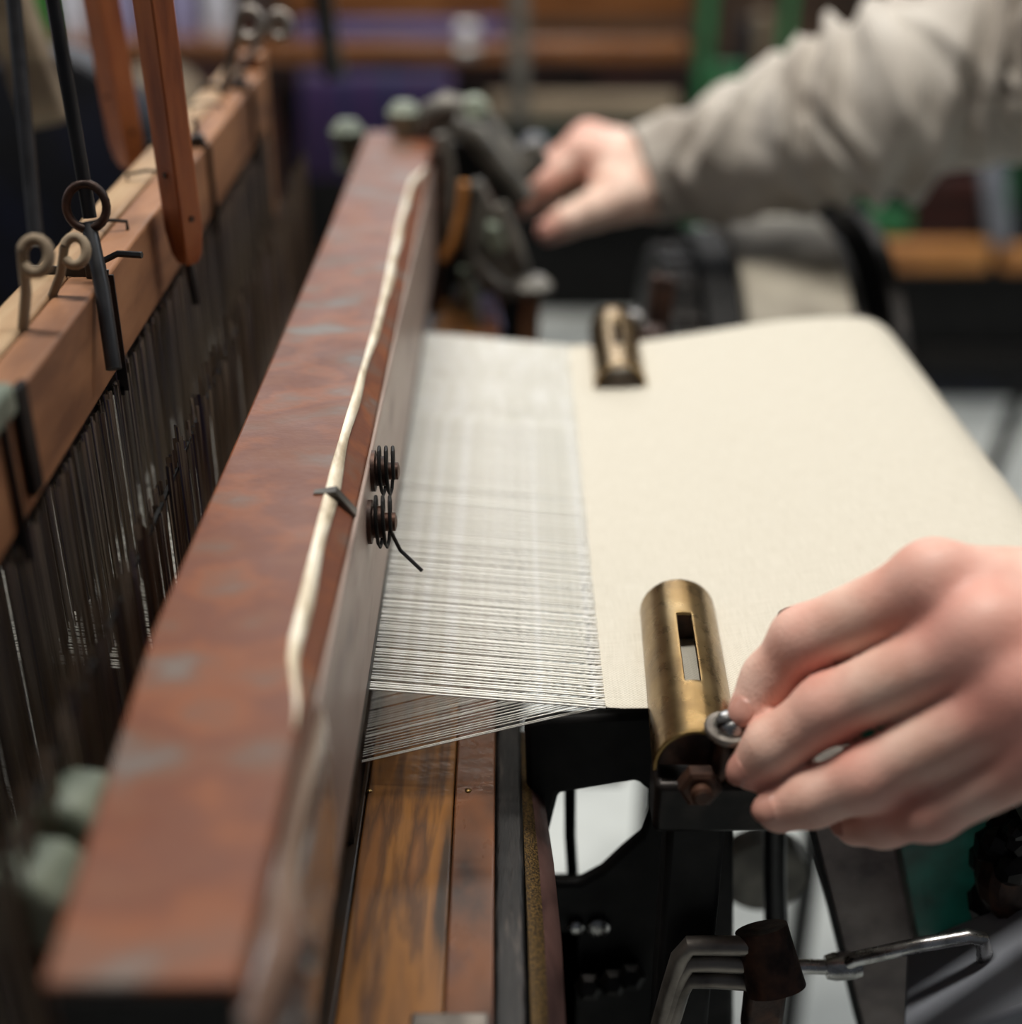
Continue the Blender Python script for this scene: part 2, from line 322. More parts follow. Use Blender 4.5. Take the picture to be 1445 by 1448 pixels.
# varnished end guard with a bulged corner
m = MB(); gy = np.linspace(0.655, 1.03, 14); prof = [(0.0, 0.285), (0.010, 0.27), (0.014, 0.22), (0.012, 0.14), (0.009, 0.06), (0.004, 0.045)]
vs = []; fs = []
for Y in gy:
    k = 1 + 1.1 * math.exp(-((Y - 0.76) / 0.05) ** 2)
    for dx, z in prof: vs.append(W3(XF + dx * k, Y, z))
    vs.append(W3(XF - 0.004, Y, 0.045)); vs.append(W3(XF - 0.004, Y, 0.285))
q = len(prof) + 2
for i in range(len(gy) - 1):
    for k in range(q): fs.append((i * q + k, i * q + (k + 1) % q, (i + 1) * q + (k + 1) % q, (i + 1) * q + k))
fs += [list(range(q)), [(len(gy) - 1) * q + k for k in range(q - 1, -1, -1)]]
m.add(vs, fs).build('end_guard', M['guard'], sley, angle=1.0, label='glossy brown guard on the near end')
MB().lathe(W3(XF + 0.016, 0.765, 0.235), (1, -0.4, 0.5), [(0.0065, -0.003), (0.0062, 0.0), (0.0045, 0.0022), (0.0015, 0.0032)]).build('stud', M['steel'], sley)
MB().box(W3(-0.184, 1.03, 0.035), W3(-0.1715, 3.45, 0.053)).build('reed_cap', M['darksteel'], sley)  # dark reed cap, set low to stand in for the plate's shade on the threads
MB().box(W3(-0.306, 0.655, 0.06), W3(XF - 0.004, 0.6615, 0.304)).build('end_plate', M['black'], sley, bevel=0.001)  # black plate added to give the near end its unlit darkness
# reed dents
m = MB()
for i in range(340):
    Y = 1.30 + i * 0.0048; m.box(W3(-0.204, Y, -0.125), W3(-0.188, Y + 0.0009, 0.02))
m.build('reed_dents', M['dullsteel'], sley, smooth=False, kind='stuff')
# race board of three long planks
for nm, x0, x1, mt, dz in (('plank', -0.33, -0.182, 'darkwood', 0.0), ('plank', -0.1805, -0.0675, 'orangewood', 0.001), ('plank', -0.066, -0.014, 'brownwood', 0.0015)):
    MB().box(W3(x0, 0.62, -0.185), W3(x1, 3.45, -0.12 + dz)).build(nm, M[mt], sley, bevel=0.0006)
MB().box(W3(-0.0135, 0.62, -0.20), W3(0.022, 3.2, -0.150)).build('rail', M['rail'], sley, bevel=0.0012)
for px, py in ((522, 1118), (662, 1118)):
    p = PZ(px, py, -0.1185); MB().lathe(p - Vector((0, 0, 0.001)), (0, 0, 1), [(0.0011, 0), (0.0011, 0.0012), (0.0006, 0.0016)], 10).build('screw', M['brass'], sley)
# small flat latch on the near part of the race board
MB().box(W3(-0.10, 0.985, -0.12), W3(-0.018, 1.02, -0.105)).build('latch_plate', M['dullsteel'], sley, bevel=0.0008)
# bent strip in front of the race board
Lp = [(736, 1035), (738, 1120), (742, 1220), (747, 1330), (752, 1470)]; Mp = [(741, 1035), (752, 1120), (762, 1220), (770, 1330), (776, 1470)]; Rp = [(746, 1035), (768, 1120), (783, 1220), (794, 1330), (801, 1470)]
def strip(a, b, za, zb, th):
    m = MB(); vs = []; fs = []
    for (ax, ay), (bx, by) in zip(a, b):
        p = PZ(ax, ay, za); r = PZ(bx, by, zb); vs += [p, r, r - Vector((0, 0, th)), p - Vector((0, 0, th))]
    k = len(a)
    for i in range(k - 1):
        for j in range(4): fs.append((4 * i + j, 4 * i + (j + 1) % 4, 4 * i + 4 + (j + 1) % 4, 4 * i + 4 + j))
    fs += [(0, 3, 2, 1), (4 * k - 4, 4 * k - 3, 4 * k - 2, 4 * k - 1)]
    return m.add(vs, fs)
strip(Lp, Mp, -0.17, -0.18, 0.01).build('buffer_strip', M['goldstrip'], sley, angle=1.2, label='speckled gold strip')
strip(Mp, Rp, -0.18, -0.20, 0.01).build('buffer_edge', M['maroon'], sley, angle=1.2, label='maroon bent strip')
# two bolts with twisted wire on the front face
def bolt(px, py, s, tail):
    c = PX(px, py, XF + 0.006); ax = Vector((1, 0, 0))
    b = MB().lathe(c, ax, [(0.0062 * s, 0), (0.0062 * s, 0.0012), (0.0045 * s, 0.0016), (0.0045 * s, 0.0048), (0.0026 * s, 0.0052), (0.0026 * s, 0.0085), (0.0012, 0.009)], 14).build('bolt', M['rust'], sley, angle=0.5)
    org = parent_origin(sley); pts = []
    for k in range(26):
        t = k / 25 * 5.0 * math.pi; pts.append(c + Vector((0.002 + k * 0.00022, math.cos(t) * 0.0058 * s, math.sin(t) * 0.0072 * s)))
    w = MB().tube(pts, 0.0006, 6)
    if tail: w.tube([pts[-1], c + Vector((0.010, -0.004, -0.008)), c + Vector((0.017, -0.010, -0.012))], 0.0006, 6)
    w.build('binding_wire', M['black'], sley)
bolt(526, 666, 1.1, False); bolt(521, 738, 1.15, True)
# end pegs at the far end
for px, py, X in ((492, 198, -0.40), (572, 172, -0.25)):
    p = PX(px, py, X); MB().lathe(p - Vector((0, 0, 0.018)), (0, 0, 1), [(0.008, 0), (0.008, 0.014), (0.010, 0.016), (0.011, 0.024), (0.006, 0.03)], 14).build('end_peg', M['greengrey'], sley)
for s in (0.9, 3.3):                                                  # swords that carry the sley from the rocking shaft
    MB().box(W3(-0.29, s, -3.2), W3(-0.21, s + 0.12, -0.186)).build('sword', M['black'], sley, bevel=0.002)
MB().cyl(W3(-0.25, 0.5, -3.2), W3(-0.25, 3.6, -3.2), 0.022).build('rocking_shaft', M['black'], sley)

# ------------------------------------------------------------------ the linen web with its warp
cloth = thing('linen_cloth', 'cream linen cloth in the loom with its white warp threads', 'cloth', W3(0.12, 2.1, -0.02))
Y0, Y1, N = 1.414, 2.775, 226
def path():
    P = [(0.118, 0.0), (0.18, 0.001), (0.25, 0.003), (0.32, 0.012), (0.40, 0.026), (0.48, 0.040), (0.56, 0.052), (0.64, 0.060), (0.70, 0.064), (0.745, 0.064)]
    cxx, cz, r = 0.752, -0.056, 0.12
    for k in range(1, 15): a = math.pi / 2 - k / 14 * math.pi * 0.62; P.append((cxx + r * math.cos(a), cz + r * math.sin(a)))
    x, z = P[-1]
    for k in range(1, 6): P.append((x - 0.035 * k, z - 0.10 * k))
    return P
PT = path(); NY = 60; vs = []; fs = []; uv = []
acc = 0; last = None
for (X, Z) in PT:
    if last: acc += math.hypot(X - last[0], Z - last[1]) * H
    last = (X, Z)
    for j in range(NY + 1):
        t = j / NY; Y = Y0 + (Y1 - Y0) * t
        X2 = X + (0.010 * t if X < 0.3 else 0)
        Z2 = Z + 0.0015 * math.sin(X * 21 + Y * 5) * (1 if 0.2 < X < 0.7 else 0.0)
        vs.append(W3(X2, Y, Z2)); uv.append((acc, Y * H))
for i in range(len(PT) - 1):
    for j in range(NY): a = i * (NY + 1) + j; fs.append((a, a + NY + 1, a + NY + 2, a + 1))
org = parent_origin(cloth); me = bpy.data.meshes.new('web'); me.from_pydata([tuple(v - org) for v in vs], [], fs)
ul = me.uv_layers.new(name='uv')
for l in me.loops: ul.data[l.index].uv = uv[l.vertex_index]
me.shade_smooth(); web = obj('web', me, M['linen'], cloth, label='woven cream linen')
sd = web.modifiers.new('thickness', 'SOLIDIFY'); sd.thickness = 0.0006; sd.offset = -1
sb = web.modifiers.new('smooth', 'SUBSURF'); sb.levels = 1; sb.render_levels = 1
def thread_mesh(name, pts, r=0.00036, n=5):
    m = MB().tube([W3(x, 0, z) - Vector((0, 0, CZ)) for x, z in pts], r, n)
    me = bpy.data.meshes.new(name); me.from_pydata([tuple(v) for v in m.v], [], m.f); me.shade_smooth(); me.materials.append(M['thread']); return me
up_me = thread_mesh('warp_thread_up', [(0.128, 0.0005), (0.118, 0.001), (0.05, 0.008), (-0.18, 0.031), (-0.60, 0.075), (-1.9, 0.02)])
lo_me = thread_mesh('warp_thread_down', [(0.128, -0.002), (0.118, -0.003), (0.05, -0.021), (-0.205, -0.092), (-0.60, -0.20), (-1.9, 0.0)], 0.00023)
rest = MB(); jit = rng.uniform(-0.0019, 0.0019, (N, 2)); NIND = 150
for i in range(N):
    for k, me in ((0, up_me), (1, lo_me)):
        Y = Y0 + 0.002 + (Y1 - Y0 - 0.004) * (i + 0.5 * k) / N + jit[i, k]; dz = rng.uniform(-0.0004, 0.0004)
        loc = W3(0.010 * (Y - Y0) / (Y1 - Y0), Y, dz) - parent_origin(cloth)
        if i < NIND:
            o = bpy.data.objects.new('warp_thread', me); C.objects.link(o); o.parent = cloth; o.location = loc
        else:
            L0 = loc + parent_origin(cloth); rest.add([v.co + L0 for v in me.vertices], [list(p.vertices) for p in me.polygons])
rest.build('warp_threads', M['thread'], cloth, angle=3, kind='stuff')

# ------------------------------------------------------------------ breast beam under the cloth
bb = thing('breast_beam', 'round steel-faced breast beam that the linen cloth turns over', 'loom roller', W3(0.752, 2.1, -0.18))
MB().cyl(W3(0.752, 1.30, -0.056), W3(0.752, 2.80, -0.056), 0.117 * H, n=40).build('roller', M['dullsteel'], bb)
for Y in (1.2, 2.80): MB().cyl(W3(0.752, Y, -0.056), W3(0.752, Y + 0.1, -0.056), 0.04 * H).build('journal', M['darksteel'], bb)

# ------------------------------------------------------------------ temples
def temple(name, label, xa, ya, xb, yb, sgn, far):
    root = thing(name, label, 'loom temple', W3((xa + xb) / 2, (ya + yb) / 2, 0.0), None)
    A = W3(xa, ya, 0.002); B = W3(xb, yb, 0.002); d = (B - A); Lg = d.length; d.normalize(); sd_ = d.cross(Vector((0, 0, 1))).normalized()
    R = 0.0505 * H; th = 0.0013; NA = 40; NL = 60; s0, s1 = Lg * 15 / 60, Lg * 42 / 60; hw = 0.19
    def ins(t, a):
        if far and abs(t - 0.20 * Lg) < 0.0022: return abs(a) < 0.16
        a_ = abs(a); return s0 < t < s1 and a_ < hw
    ts = [Lg * i / NL for i in range(NL + 1)]; an = [-math.pi / 2 - 0.14 + (math.pi + 0.28) * k / NA for k in range(NA + 1)]
    an = sorted(an + [-hw, hw]); vs = []; fs = []
    for t in ts:
        for a in an: vs.append(A + d * t + sd_ * math.sin(a) * R + Vector((0, 0, 1)) * math.cos(a) * R)
    w = len(an)
    for i in range(len(ts) - 1):
        for k in range(w - 1):
            if ins((ts[i] + ts[i + 1]) / 2, (an[k] + an[k + 1]) / 2): continue
            fs.append((i * w + k, i * w + w + k, i * w + w + k + 1, i * w + k + 1))
    me = bpy.data.meshes.new('brass_sleeve'); og = parent_origin(root); me.from_pydata([tuple(v - og) for v in vs], [], fs); me.shade_smooth()
    bm = bmesh.new(); bm.from_mesh(me); bmesh.ops.delete(bm, geom=[v for v in bm.verts if not v.link_faces], context='VERTS'); bmesh.ops.recalc_face_normals(bm, faces=bm.faces); bm.to_mesh(me); bm.free()
    o = obj('brass_sleeve', me, M['brass'], root, label='half-round brass sleeve with a long slot')
    s = o.modifiers.new('thickness', 'SOLIDIFY'); s.thickness = th; s.offset = -1 if sgn > 0 else 1
    s.offset = 0
    bv = o.modifiers.new('bevel', 'BEVEL'); bv.width = 0.00035; bv.segments = 2; bv.limit_method = 'ANGLE'; bv.angle_limit = 1.0
    # spiked roller inside, its dark end block, nut, washer and bolt on the outer end
    MB().cyl(A + d * 0.02 * Lg + Vector((0, 0, 0.003)), A + d * 0.22 * Lg + Vector((0, 0, 0.003)), 0.0078).build('spiked_roller', M['rust'], root)
    E = B if not far else A; od = d if not far else -d
    vsb = []
    for a in np.linspace(-math.pi / 2, math.pi / 2, 17): vsb.append(E - od * 0.004 + sd_ * math.sin(a) * (R - 0.0012) + Vector((0, 0, math.cos(a) * (R - 0.0012))))
    MB().prism(vsb, od * 0.003).build('end_cap', M['rust'], root)
    return root, E, od, sd_
root, E, od, sd_ = temple('brass_temple', 'slotted brass temple on the near cloth edge, in the fingers of the near hand', 0.246, 1.652, 0.229, 1.292, 1, False)
Zv = Vector((0, 0, 1))
MB().box(W3(0.178, 1.275, -0.085), W3(0.345, 1.335, -0.012)).build('bracket', M['darksteel'], root, bevel=0.002, label='dark rusty bracket')
MB().box(W3(0.30, 1.30, -0.05), W3(0.62, 1.36, -0.012)).build('arm', M['dullsteel'], root, bevel=0.0012)
hx = PY(988, 1104, 1.273)
MB().lathe(hx, (0, -1, 0), [(0.0065, 0), (0.0065, 0.0042), (0.0052, 0.0050)], 6).build('hex_nut', M['rust'], root, angle=0.3)
MB().lathe(hx, (0, -1, 0), [(0.0032, 0.004), (0.0032, 0.0075), (0.0022, 0.0085)], 14).build('threaded_stud', M['rust'], root)
wc = PZ(1029, 1034, 0.058)
MB().lathe(wc, (0.06, -0.12, 1), [(0.0030, 0), (0.0068, 0), (0.0071, 0.0006), (0.0071, 0.0014), (0.0066, 0.002), (0.003, 0.002)], 36).build('washer', M['dullsteel'], root)
hb = MB(); ax = Vector((0.06, -0.12, 1)).normalized(); c0 = wc + ax * 0.0019 + Vector((0.0005, 0.0003, 0))
hd = hb.lathe(c0, ax, [(0.0050, 0), (0.0051, 0.0008), (0.0046, 0.0022), (0.0034, 0.0032), (0.0018, 0.0038)], 28).build('bolt_head', M['steel'], root)
MB().bar(c0 + ax * 0.0026 - Vector((0.0046, 0.0022, 0)), c0 + ax * 0.0026 + Vector((0.0046, -0.0004, 0)), 0.0020, 0.0024).build('screw_slot', M['black'], hd)
MB().cyl(wc - ax * 0.02, wc, 0.0035).build('shank', M['rust'], root)
kp = PZ(1118, 872, 0.03)
MB().lathe(kp - Vector((0, 0, 0.01)), (0, 0, 1), [(0.0035, 0), (0.0035, 0.006), (0.0045, 0.0065), (0.0045, 0.0105), (0.003, 0.012)], 16).build('thumb_knob', M['rust'], root)
MB().box(W3(0.20, 1.30, -1.3), W3(0.272, 1.36, -0.08)).build('post', M['black'], root, bevel=0.002)
root, E, od, sd_ = temple('brass_temple', 'slotted brass temple on the far cloth edge, its dark open end towards the near one', 0.2435, 2.872, 0.232, 2.512, 1, True)
MB().box(W3(0.20, 2.86, -0.10), W3(0.36, 2.93, -0.005)).build('bracket', M['rust'], root, bevel=0.002)
wc = W3(0.292, 2.90, 0.002)
MB().lathe(wc, (0, 0, 1), [(0.003, 0), (0.0075, 0), (0.0075, 0.0016), (0.003, 0.0018)], 28).build('washer', M['dullsteel'], root)
MB().lathe(wc + Zv * 0.0017, (0, 0, 1), [(0.0062, 0), (0.0062, 0.002), (0.0048, 0.0052), (0.002, 0.0062)], 24).build('bolt_head', M['steel'], root)
MB().bar(PY(918, 480, 3.02), PY(930, 388, 3.05), 0.014, 0.006, (1, 0, 0)).bar(PY(935, 480, 3.02), PY(948, 392, 3.05), 0.014, 0.006, (1, 0, 0)).build('lug', M['rust'], root, bevel=0.001)
MB().box(W3(0.20, 2.90, -1.3), W3(0.315, 2.96, -0.10)).build('post', M['black'], root, bevel=0.002)

# ------------------------------------------------------------------ harness frame with wire heddles
harn = thing('harness_frame', 'wooden harness frame hung with dark wire heddles, left of the sley beam', 'loom harness', W3(-0.52, 1.9, -0.6))
hdv = Vector(ray(640, -250)); hdv = Vector((hdv.x, hdv.y, hdv.z)).normalized()
hA = W3(-0.5, 1.485, 0.369)
def hp(Y, dx, dz): return hA + hdv * ((Y - 1.485) * H / hdv.y) + Vector((dx * H, 0, dz * H))
def hbar(name, Ya, Yb, x0, x1, z0, z1, mt, bev=0.001, label=None):
    v = [hp(Y, x, z) for Y in (Ya, Yb) for x, z in ((x0, z0), (x1, z0), (x1, z1), (x0, z1))]
    return MB().add(v, [(0, 1, 2, 3), (7, 6, 5, 4), (0, 4, 5, 1), (1, 5, 6, 2), (2, 6, 7, 3), (3, 7, 4, 0)]).build(name, M[mt], harn, bevel=bev, label=label)
hbar('front_rail', 0.45, 3.25, -0.048, 0.0, 0.0, 0.125, 'barwood', 0.0012)
hbar('back_rail', 0.45, 3.28, -0.098, -0.0495, 0.0, 0.128, 'barwood_light', 0.0012)
hbar('lower_rail', 0.45, 3.25, -0.06, -0.02, -1.15, -1.06, 'barwood', 0.0015)
hbar('heddle_rod', 0.45, 3.25, -0.030, -0.012, -0.026, -0.006, 'darksteel', 0.0008)
hbar('heddle_rod', 0.45, 3.25, -0.075, -0.060, -0.030, -0.010, 'darksteel', 0.0008)
hbar('heddle_rod', 0.45, 3.25, 0.078, 0.083, -0.105, -0.099, 'black', 0.0002)
hbar('end_stile', 0.42, 0.47, -0.06, -0.0, -1.15, 0.12, 'barwood', 0.001)
hbar('end_stile', 3.25, 3.32, -0.06, -0.0, -1.15, 0.16, 'barwood', 0.001)
# flat wire heddle: strip with an eye swelling half way down
def heddle_mesh():
    z = [0, -0.06, -0.40, -0.415, -0.43, -0.445, -0.46, -0.80, -1.07]; w = [0.0016, 0.0011, 0.0010, 0.0014, 0.0021, 0.0014, 0.0010, 0.0010, 0.0014]
    vs = []; fs = []
    for zz, ww in zip(z, w):
        for a, b in ((-1, -1), (1, -1), (1, 1), (-1, 1)): vs.append((a * 0.00022, b * ww / 2 * 1.0, zz * H))
    for i in range(len(z) - 1):
        for j in range(4): fs.append((4 * i + j, 4 * i + (j + 1) % 4, 4 * i + 4 + (j + 1) % 4, 4 * i + 4 + j))
    me = bpy.data.meshes.new('heddle'); me.from_pydata(vs, [], fs); me.materials.append(M['heddle']); return me
M['heddle'] = mat('dull_wire_heddle', ['2a211b', '75665a', '93846f', '3a3850', '6a6a8c'], (900, 900, 9), 0.34, 0.1, lo=0.3, hi=0.75)
hm = heddle_mesh(); org = parent_origin(harn)
for i in range(300):
    Y = 0.62 + i * 0.0088 + rng.uniform(-0.002, 0.002)
    o = bpy.data.objects.new('heddle', hm); C.objects.link(o); o.parent = harn
    o.location = hp(Y, -0.004 + rng.uniform(-0.006, 0.006), -0.012 + rng.uniform(-0.008, 0.004)) - org; o.rotation_euler = (rng.uniform(-0.006, 0.006), rng.uniform(-0.006, 0.006), rng.uniform(-1.2, 1.2))
m = MB()
for i in range(1400):
    if i % 2 and (i // 2) % 5 in (1, 3): continue
    Y = 0.60 + (i // 2) * 0.0038 + rng.uniform(-0.002, 0.002); T = Matrix.Translation(hp(Y, (-0.068, 0.080)[i % 2] + rng.uniform(-0.008, 0.008), (-0.015, -0.09 + rng.uniform(-0.012, 0.03))[i % 2])) @ Matrix.Rotation(rng.uniform(-1.3, 1.3), 4, 'Z')
    m.add([T @ v.co for v in hm.vertices], [list(p.vertices) for p in hm.polygons])
m.build('heddles', M['heddle'], harn, smooth=False, kind='stuff')
# cable ties round the rails
def tie(Y, tail):
    m = MB(); w = 0.012
    def r(dx, dz): return hp(Y, dx, dz)
    pts = [r(0.003, -0.03), r(0.003, 0.127), r(-0.02, 0.131), r(-0.10, 0.133), r(-0.102, -0.03), r(0.003, -0.03)]
    for a, b in zip(pts[:-1], pts[1:]): m.bar(a, b, 0.0032, 0.0009, (0, 1, 0))
    o = m.build('cable_tie', M['blackplastic'], harn)
    MB().box(r(-0.012, 0.128) - Vector((0.0028, 0.0026, 0.001)), r(-0.012, 0.128) + Vector((0.0028, 0.0026, 0.0045))).build('tie_lock', M['blackplastic'], o, bevel=0.0006)
    MB().tube([r(-0.012, 0.14), r(-0.012, 0.14) + Vector(tail) * 0.5 + Vector((0, 0, 0.002)), r(-0.012, 0.14) + Vector(tail)], 0.0011, 6).build('tie_tail', M['blackplastic'], o)
tie(2.43, (-0.001, 0.002, 0.008)); tie(3.0, (0.0, 0.0, 0.008)); tie(1.66, (0.016, -0.003, 0.004)); tie(1.20, (-0.012, 0.004, 0.006))
for Y, x in ((1.86, -0.05), (2.16, -0.05), (2.74, -0.05)):              # bent wire staples over the joint
    pts = [hp(Y, x - 0.03, 0.122), hp(Y, x - 0.03, 0.138), hp(Y + 0.01, x, 0.142), hp(Y + 0.02, x + 0.03, 0.137), hp(Y + 0.02, x + 0.03, 0.12)]
    MB().tube(pts, 0.0007, 6).build('staple', M['black'], harn)
def eye_hook(px, py, Y, s, mt):
    c = PY(px, py, Y); m = MB(); pts = []
    for k in range(15): a = -1.2 + k / 14 * 5.3; pts.append(c + Vector((math.sin(a) * 0.0062 * s, 0.002 * math.cos(a), 0.0068 * s * math.cos(a))))
    m.tube(pts, 0.0028 * s, 10); b = hp(Y, -0.05, 0.12); m.tube([pts[0], (pts[0] + b) / 2 + Vector((0.001, 0, 0)), b], 0.0026 * s, 10)
    m.build('eye_hook', M[mt], harn)
eye_hook(50, 362, 1.46, 0.62, 'roll'); eye_hook(106, 355, 1.58, 0.55, 'roll'); eye_hook(352, 34, 2.95, 1.0, 'dullsteel'); eye_hook(395, 36, 3.1, 0.9, 'dullsteel')
MB().box(hp(1.24, 0.001, 0.02), hp(1.27, 0.012, 0.14)).build('strap_buckle', M['black'], harn, bevel=0.001)
MB().box(hp(1.16, -0.03, 0.115), hp(1.24, 0.01, 0.15)).build('end_clip', M['greengrey'], harn, bevel=0.002)

# lifting rod with a ring, hanging rods, wooden jack sticks
rod = thing('lifting_rod', 'black iron lifting rod with a round ring, in front of the harness rail', 'rod', W3(-0.49, 1.5, 0.3))
rt = PX(122, 292, -0.515); r0 = PX(161, 522, -0.478); top = PX(-9, -500, -0.55)
MB().tube([rt - Vector((0, 0, 0.006)), (rt + r0) / 2 + Vector((0.0006, 0, 0)), r0], 0.0024, 12).build('lower_rod', M['blackplastic'], rod)
ring = []
for k in range(24): a = 2 * math.pi * k / 24; ring.append(rt + Vector((math.cos(a) * 0.0062, 0.0015 * math.sin(a), math.sin(a) * 0.0066)))
MB().tube(ring, 0.0014, 10, closed=True).build('ring', M['rust'], rod)
MB().tube([rt + Vector((0, 0.002, -0.004)), top], 0.0022, 12).build('upper_rod', M['blackplastic'], rod)
o = MB().tube([PX(52, 345, -0.72), PX(35, 170, -0.74), PX(-26, -500, -0.76)], [0.0028, 0.003, 0.003], 12).build('hanging_rod', M['blackplastic'], None); rebase(o); tag(o, 'thin dark rod hanging at the far left behind the eye hook', 'rod')
o = MB().tube([PX(465, 110, -0.60), PX(378, -480, -0.62)], 0.0045, 12).build('hanging_rod', M['black'], None); rebase(o); tag(o, 'short black rod hanging beyond the end of the harness rail', 'rod')
o = MB().bar(PX(478, 108, -0.62), PX(388, -480, -0.64), 0.012, 0.006, (0, 1, 0)).build('hanging_lath', M['castgrey'], None, bevel=0.001); rebase(o); tag(o, 'grey lath hanging beside the short black rod', 'lath')
def jack(label, bx, by, tx, ty, X, wl):
    b = PX(bx, by, X); t = PX(tx, ty, X - 0.01); d = (t - b); L = d.length; d.normalize()
    a1 = Vector((0.75, -0.66, 0)).normalized(); a1 = (a1 - d * a1.dot(d)).normalized(); a2 = d.cross(a1)
    root = thing('jack_stick', label, 'wooden stick', b)
    vs = []; secs = [(0, 0.55, 0.55), (0.004, 0.8, 0.8), (0.013, 1.0, 0.95), (L, 1.05, 1.0)]
    for z, s1, s2 in secs:
        for p, q in ((-1, -1), (1, -1), (1, 1), (-1, 1)): vs.append(b + d * z + a1 * p * wl * s1 * 0.5 + a2 * q * wl * s2 * 0.42)
    fs = []
    for i in range(3):
        for j in range(4): fs.append((4 * i + j, 4 * i + (j + 1) % 4, 4 * i + 4 + (j + 1) % 4, 4 * i + 4 + j))
    fs += [(0, 3, 2, 1), (12, 13, 14, 15)]
    MB().add(vs, fs).build('stick', M['stick'], root, bevel=0.0007)
    MB().cyl(b + d * 0.018 - a1 * wl * 0.54, b + d * 0.018 + a1 * wl * 0.54, 0.0012, n=10).build('pin', M['rust'], root)
    MB().cyl(b + d * 0.034 - a2 * wl * 0.46, b + d * 0.034 + a2 * wl * 0.46, 0.0010, n=10).build('pin', M['rust'], root)
    MB().tube([b - d * 0.016 + Vector((0.001, 0, 0)), b + d * 0.004], 0.0017, 8).build('hook_end', M['blackplastic'], root)
jack('longer orange-brown wooden jack stick hanging in front of the harness rail', 266, 372, 149, -500, -0.475, 0.0115)
jack('shorter orange-brown wooden jack stick hanging behind the harness rail', 184, 236, 55, -500, -0.70, 0.0135)

# warp beam and lower machinery behind the harness
wbm = thing('warp_beam', 'big navy-black warp beam with round flange behind the harness', 'warp beam', W3(-1.9, 3, -2.3))
MB().cyl(W3(-1.9, 0.3, -1.15), W3(-1.9, 5.4, -1.15), 0.215, n=48).build('yarn_winding', M['navy'], wbm)
for Y in (0.2, 5.4): MB().lathe(W3(-1.9, Y, -1.15), (0, 1, 0), [(0.06, 0), (0.245, 0), (0.25, 0.004), (0.25, 0.018), (0.245, 0.022), (0.06, 0.022)], 56).build('flange', M['black'], wbm)
for Y in (0.05, 5.6): MB().box(W3(-2.1, Y, -3.6), W3(-1.7, Y + 0.12, -1.0)).build('stand', M['black'], wbm, bevel=0.004)
MB().cyl(W3(-1.9, 0.0, -1.15), W3(-1.9, 5.75, -1.15), 0.03).build('axle', M['darksteel'], wbm)
gb = thing('dark_drum_guard', 'round-topped navy-black machine guard at the far left edge', 'machine guard', W3(-1.35, 4.2, -3.6))
poly = []
c_ = PY(85, 300, 4.0)
for k in range(21): a = math.pi * k / 20; poly.append(c_ + Vector((math.cos(a) * 0.088, 0, math.sin(a) * 0.115)))
poly += [c_ + Vector((-0.088, 0, -0.5)), c_ + Vector((0.088, 0, -0.5))]
MB().prism(poly, (0, 0.05, 0)).build('shell', M['navy'], gb, bevel=0.004)
MB().box((c_.x - 0.05, c_.y, 0), (c_.x + 0.05, c_.y + 0.05, c_.z - 0.49)).build('pedestal', M['black'], gb)
o = MB().bar(PY(70, 175, 3.3), PY(-10, -60, 3.3), 0.026, 0.02, (0, 1, 0)).build('guard_post', M['roll'], None, bevel=0.003); rebase(o); tag(o, 'slanting grey-beige post out of focus in the top left corner', 'post')

# grey-green castings beside the near end of the beam
for (px, py, sz, lab, tl) in ((74, 1192, 0.018, 'grey-green casting lug left of the beam, the upper of two', 0.4), (14, 1300, 0.018, 'grey-green casting lug in the lower left corner, the lower of two', 0.25)):
    c = PZ(px, py, 0.20); root = thing('casting_lug', lab, 'casting', c - Vector((0, 0, 0.02)), 'casting lugs')
    m = MB(); s = sz
    poly = [c + Vector(v) * s for v in ((-0.55, 0, -0.55), (0.5, 0, -0.55), (0.62, 0, 0.1), (0.30, 0, 0.5), (-0.2, 0, 0.55), (-0.6, 0, 0.15))]
    m.prism(poly, (0.004, s * 0.9, 0)).build('lug', M['greengrey'], root, bevel=0.003, seg=3)
    MB().bar(c + Vector((0, 0.01, -0.014)), c + Vector((0.012, 0.01, -0.20)), 0.02, 0.016).build('stem', M['black'], root, bevel=0.002)

# ------------------------------------------------------------------ loom frame under the cloth
fr = thing('loom_frame', 'black cast iron loom frame under the linen cloth', 'loom frame', W3(0.4, 2.1, -3.6))
def fbar(name, pa, pb, Y, w, d, mt='black'):
    a = PY(pa[0], pa[1], Y); b = PY(pb[0], pb[1], Y); return MB().bar(a, b, d, w, (0, 0, 1) if abs(pa[0] - pb[0]) > abs(pa[1] - pb[1]) else (1, 0, 0)).build(name, M[mt], fr, bevel=0.002)
k = H * 1.76 / F                                                      # metres per pixel in the plane of the near cloth edge
MB().prism([PY(x, y, 1.48) for x, y in ((742, 1025), (772, 1018), (1040, 1006), (1090, 1010), (1090, 1120), (915, 1120), (900, 1106), (790, 1124), (776, 1180), (782, 1256), (748, 1256))], (0, 0.006, 0)).build('side_casting', M['black'], fr, bevel=0.002)
MB().prism([PY(x, y, 1.50) for x, y in ((748, 1250), (786, 1250), (820, 1250), (850, 1234), (880, 1206), (906, 1184), (918, 1150), (918, 1112), (1038, 1112), (1038, 1460), (748, 1460))], (0, 0.006, 0)).build('side_casting', M['black'], fr, bevel=0.002)
MB().tube([PY(806, 1060, 1.62), PY(806, 1180, 1.62), PY(812, 1280, 1.62)], 0.0022, 8).build('thin_rod', M['black'], fr)
for px, py, r in ((814, 1311, 0.0032), (846, 1311, 0.0042)):
    p = PY(px, py, 1.495); MB().lathe(p, (0, -1, 0), [(r, -0.002), (r, 0.001), (r * 0.6, 0.002)], 14).build('rivet', M['steel'], fr)
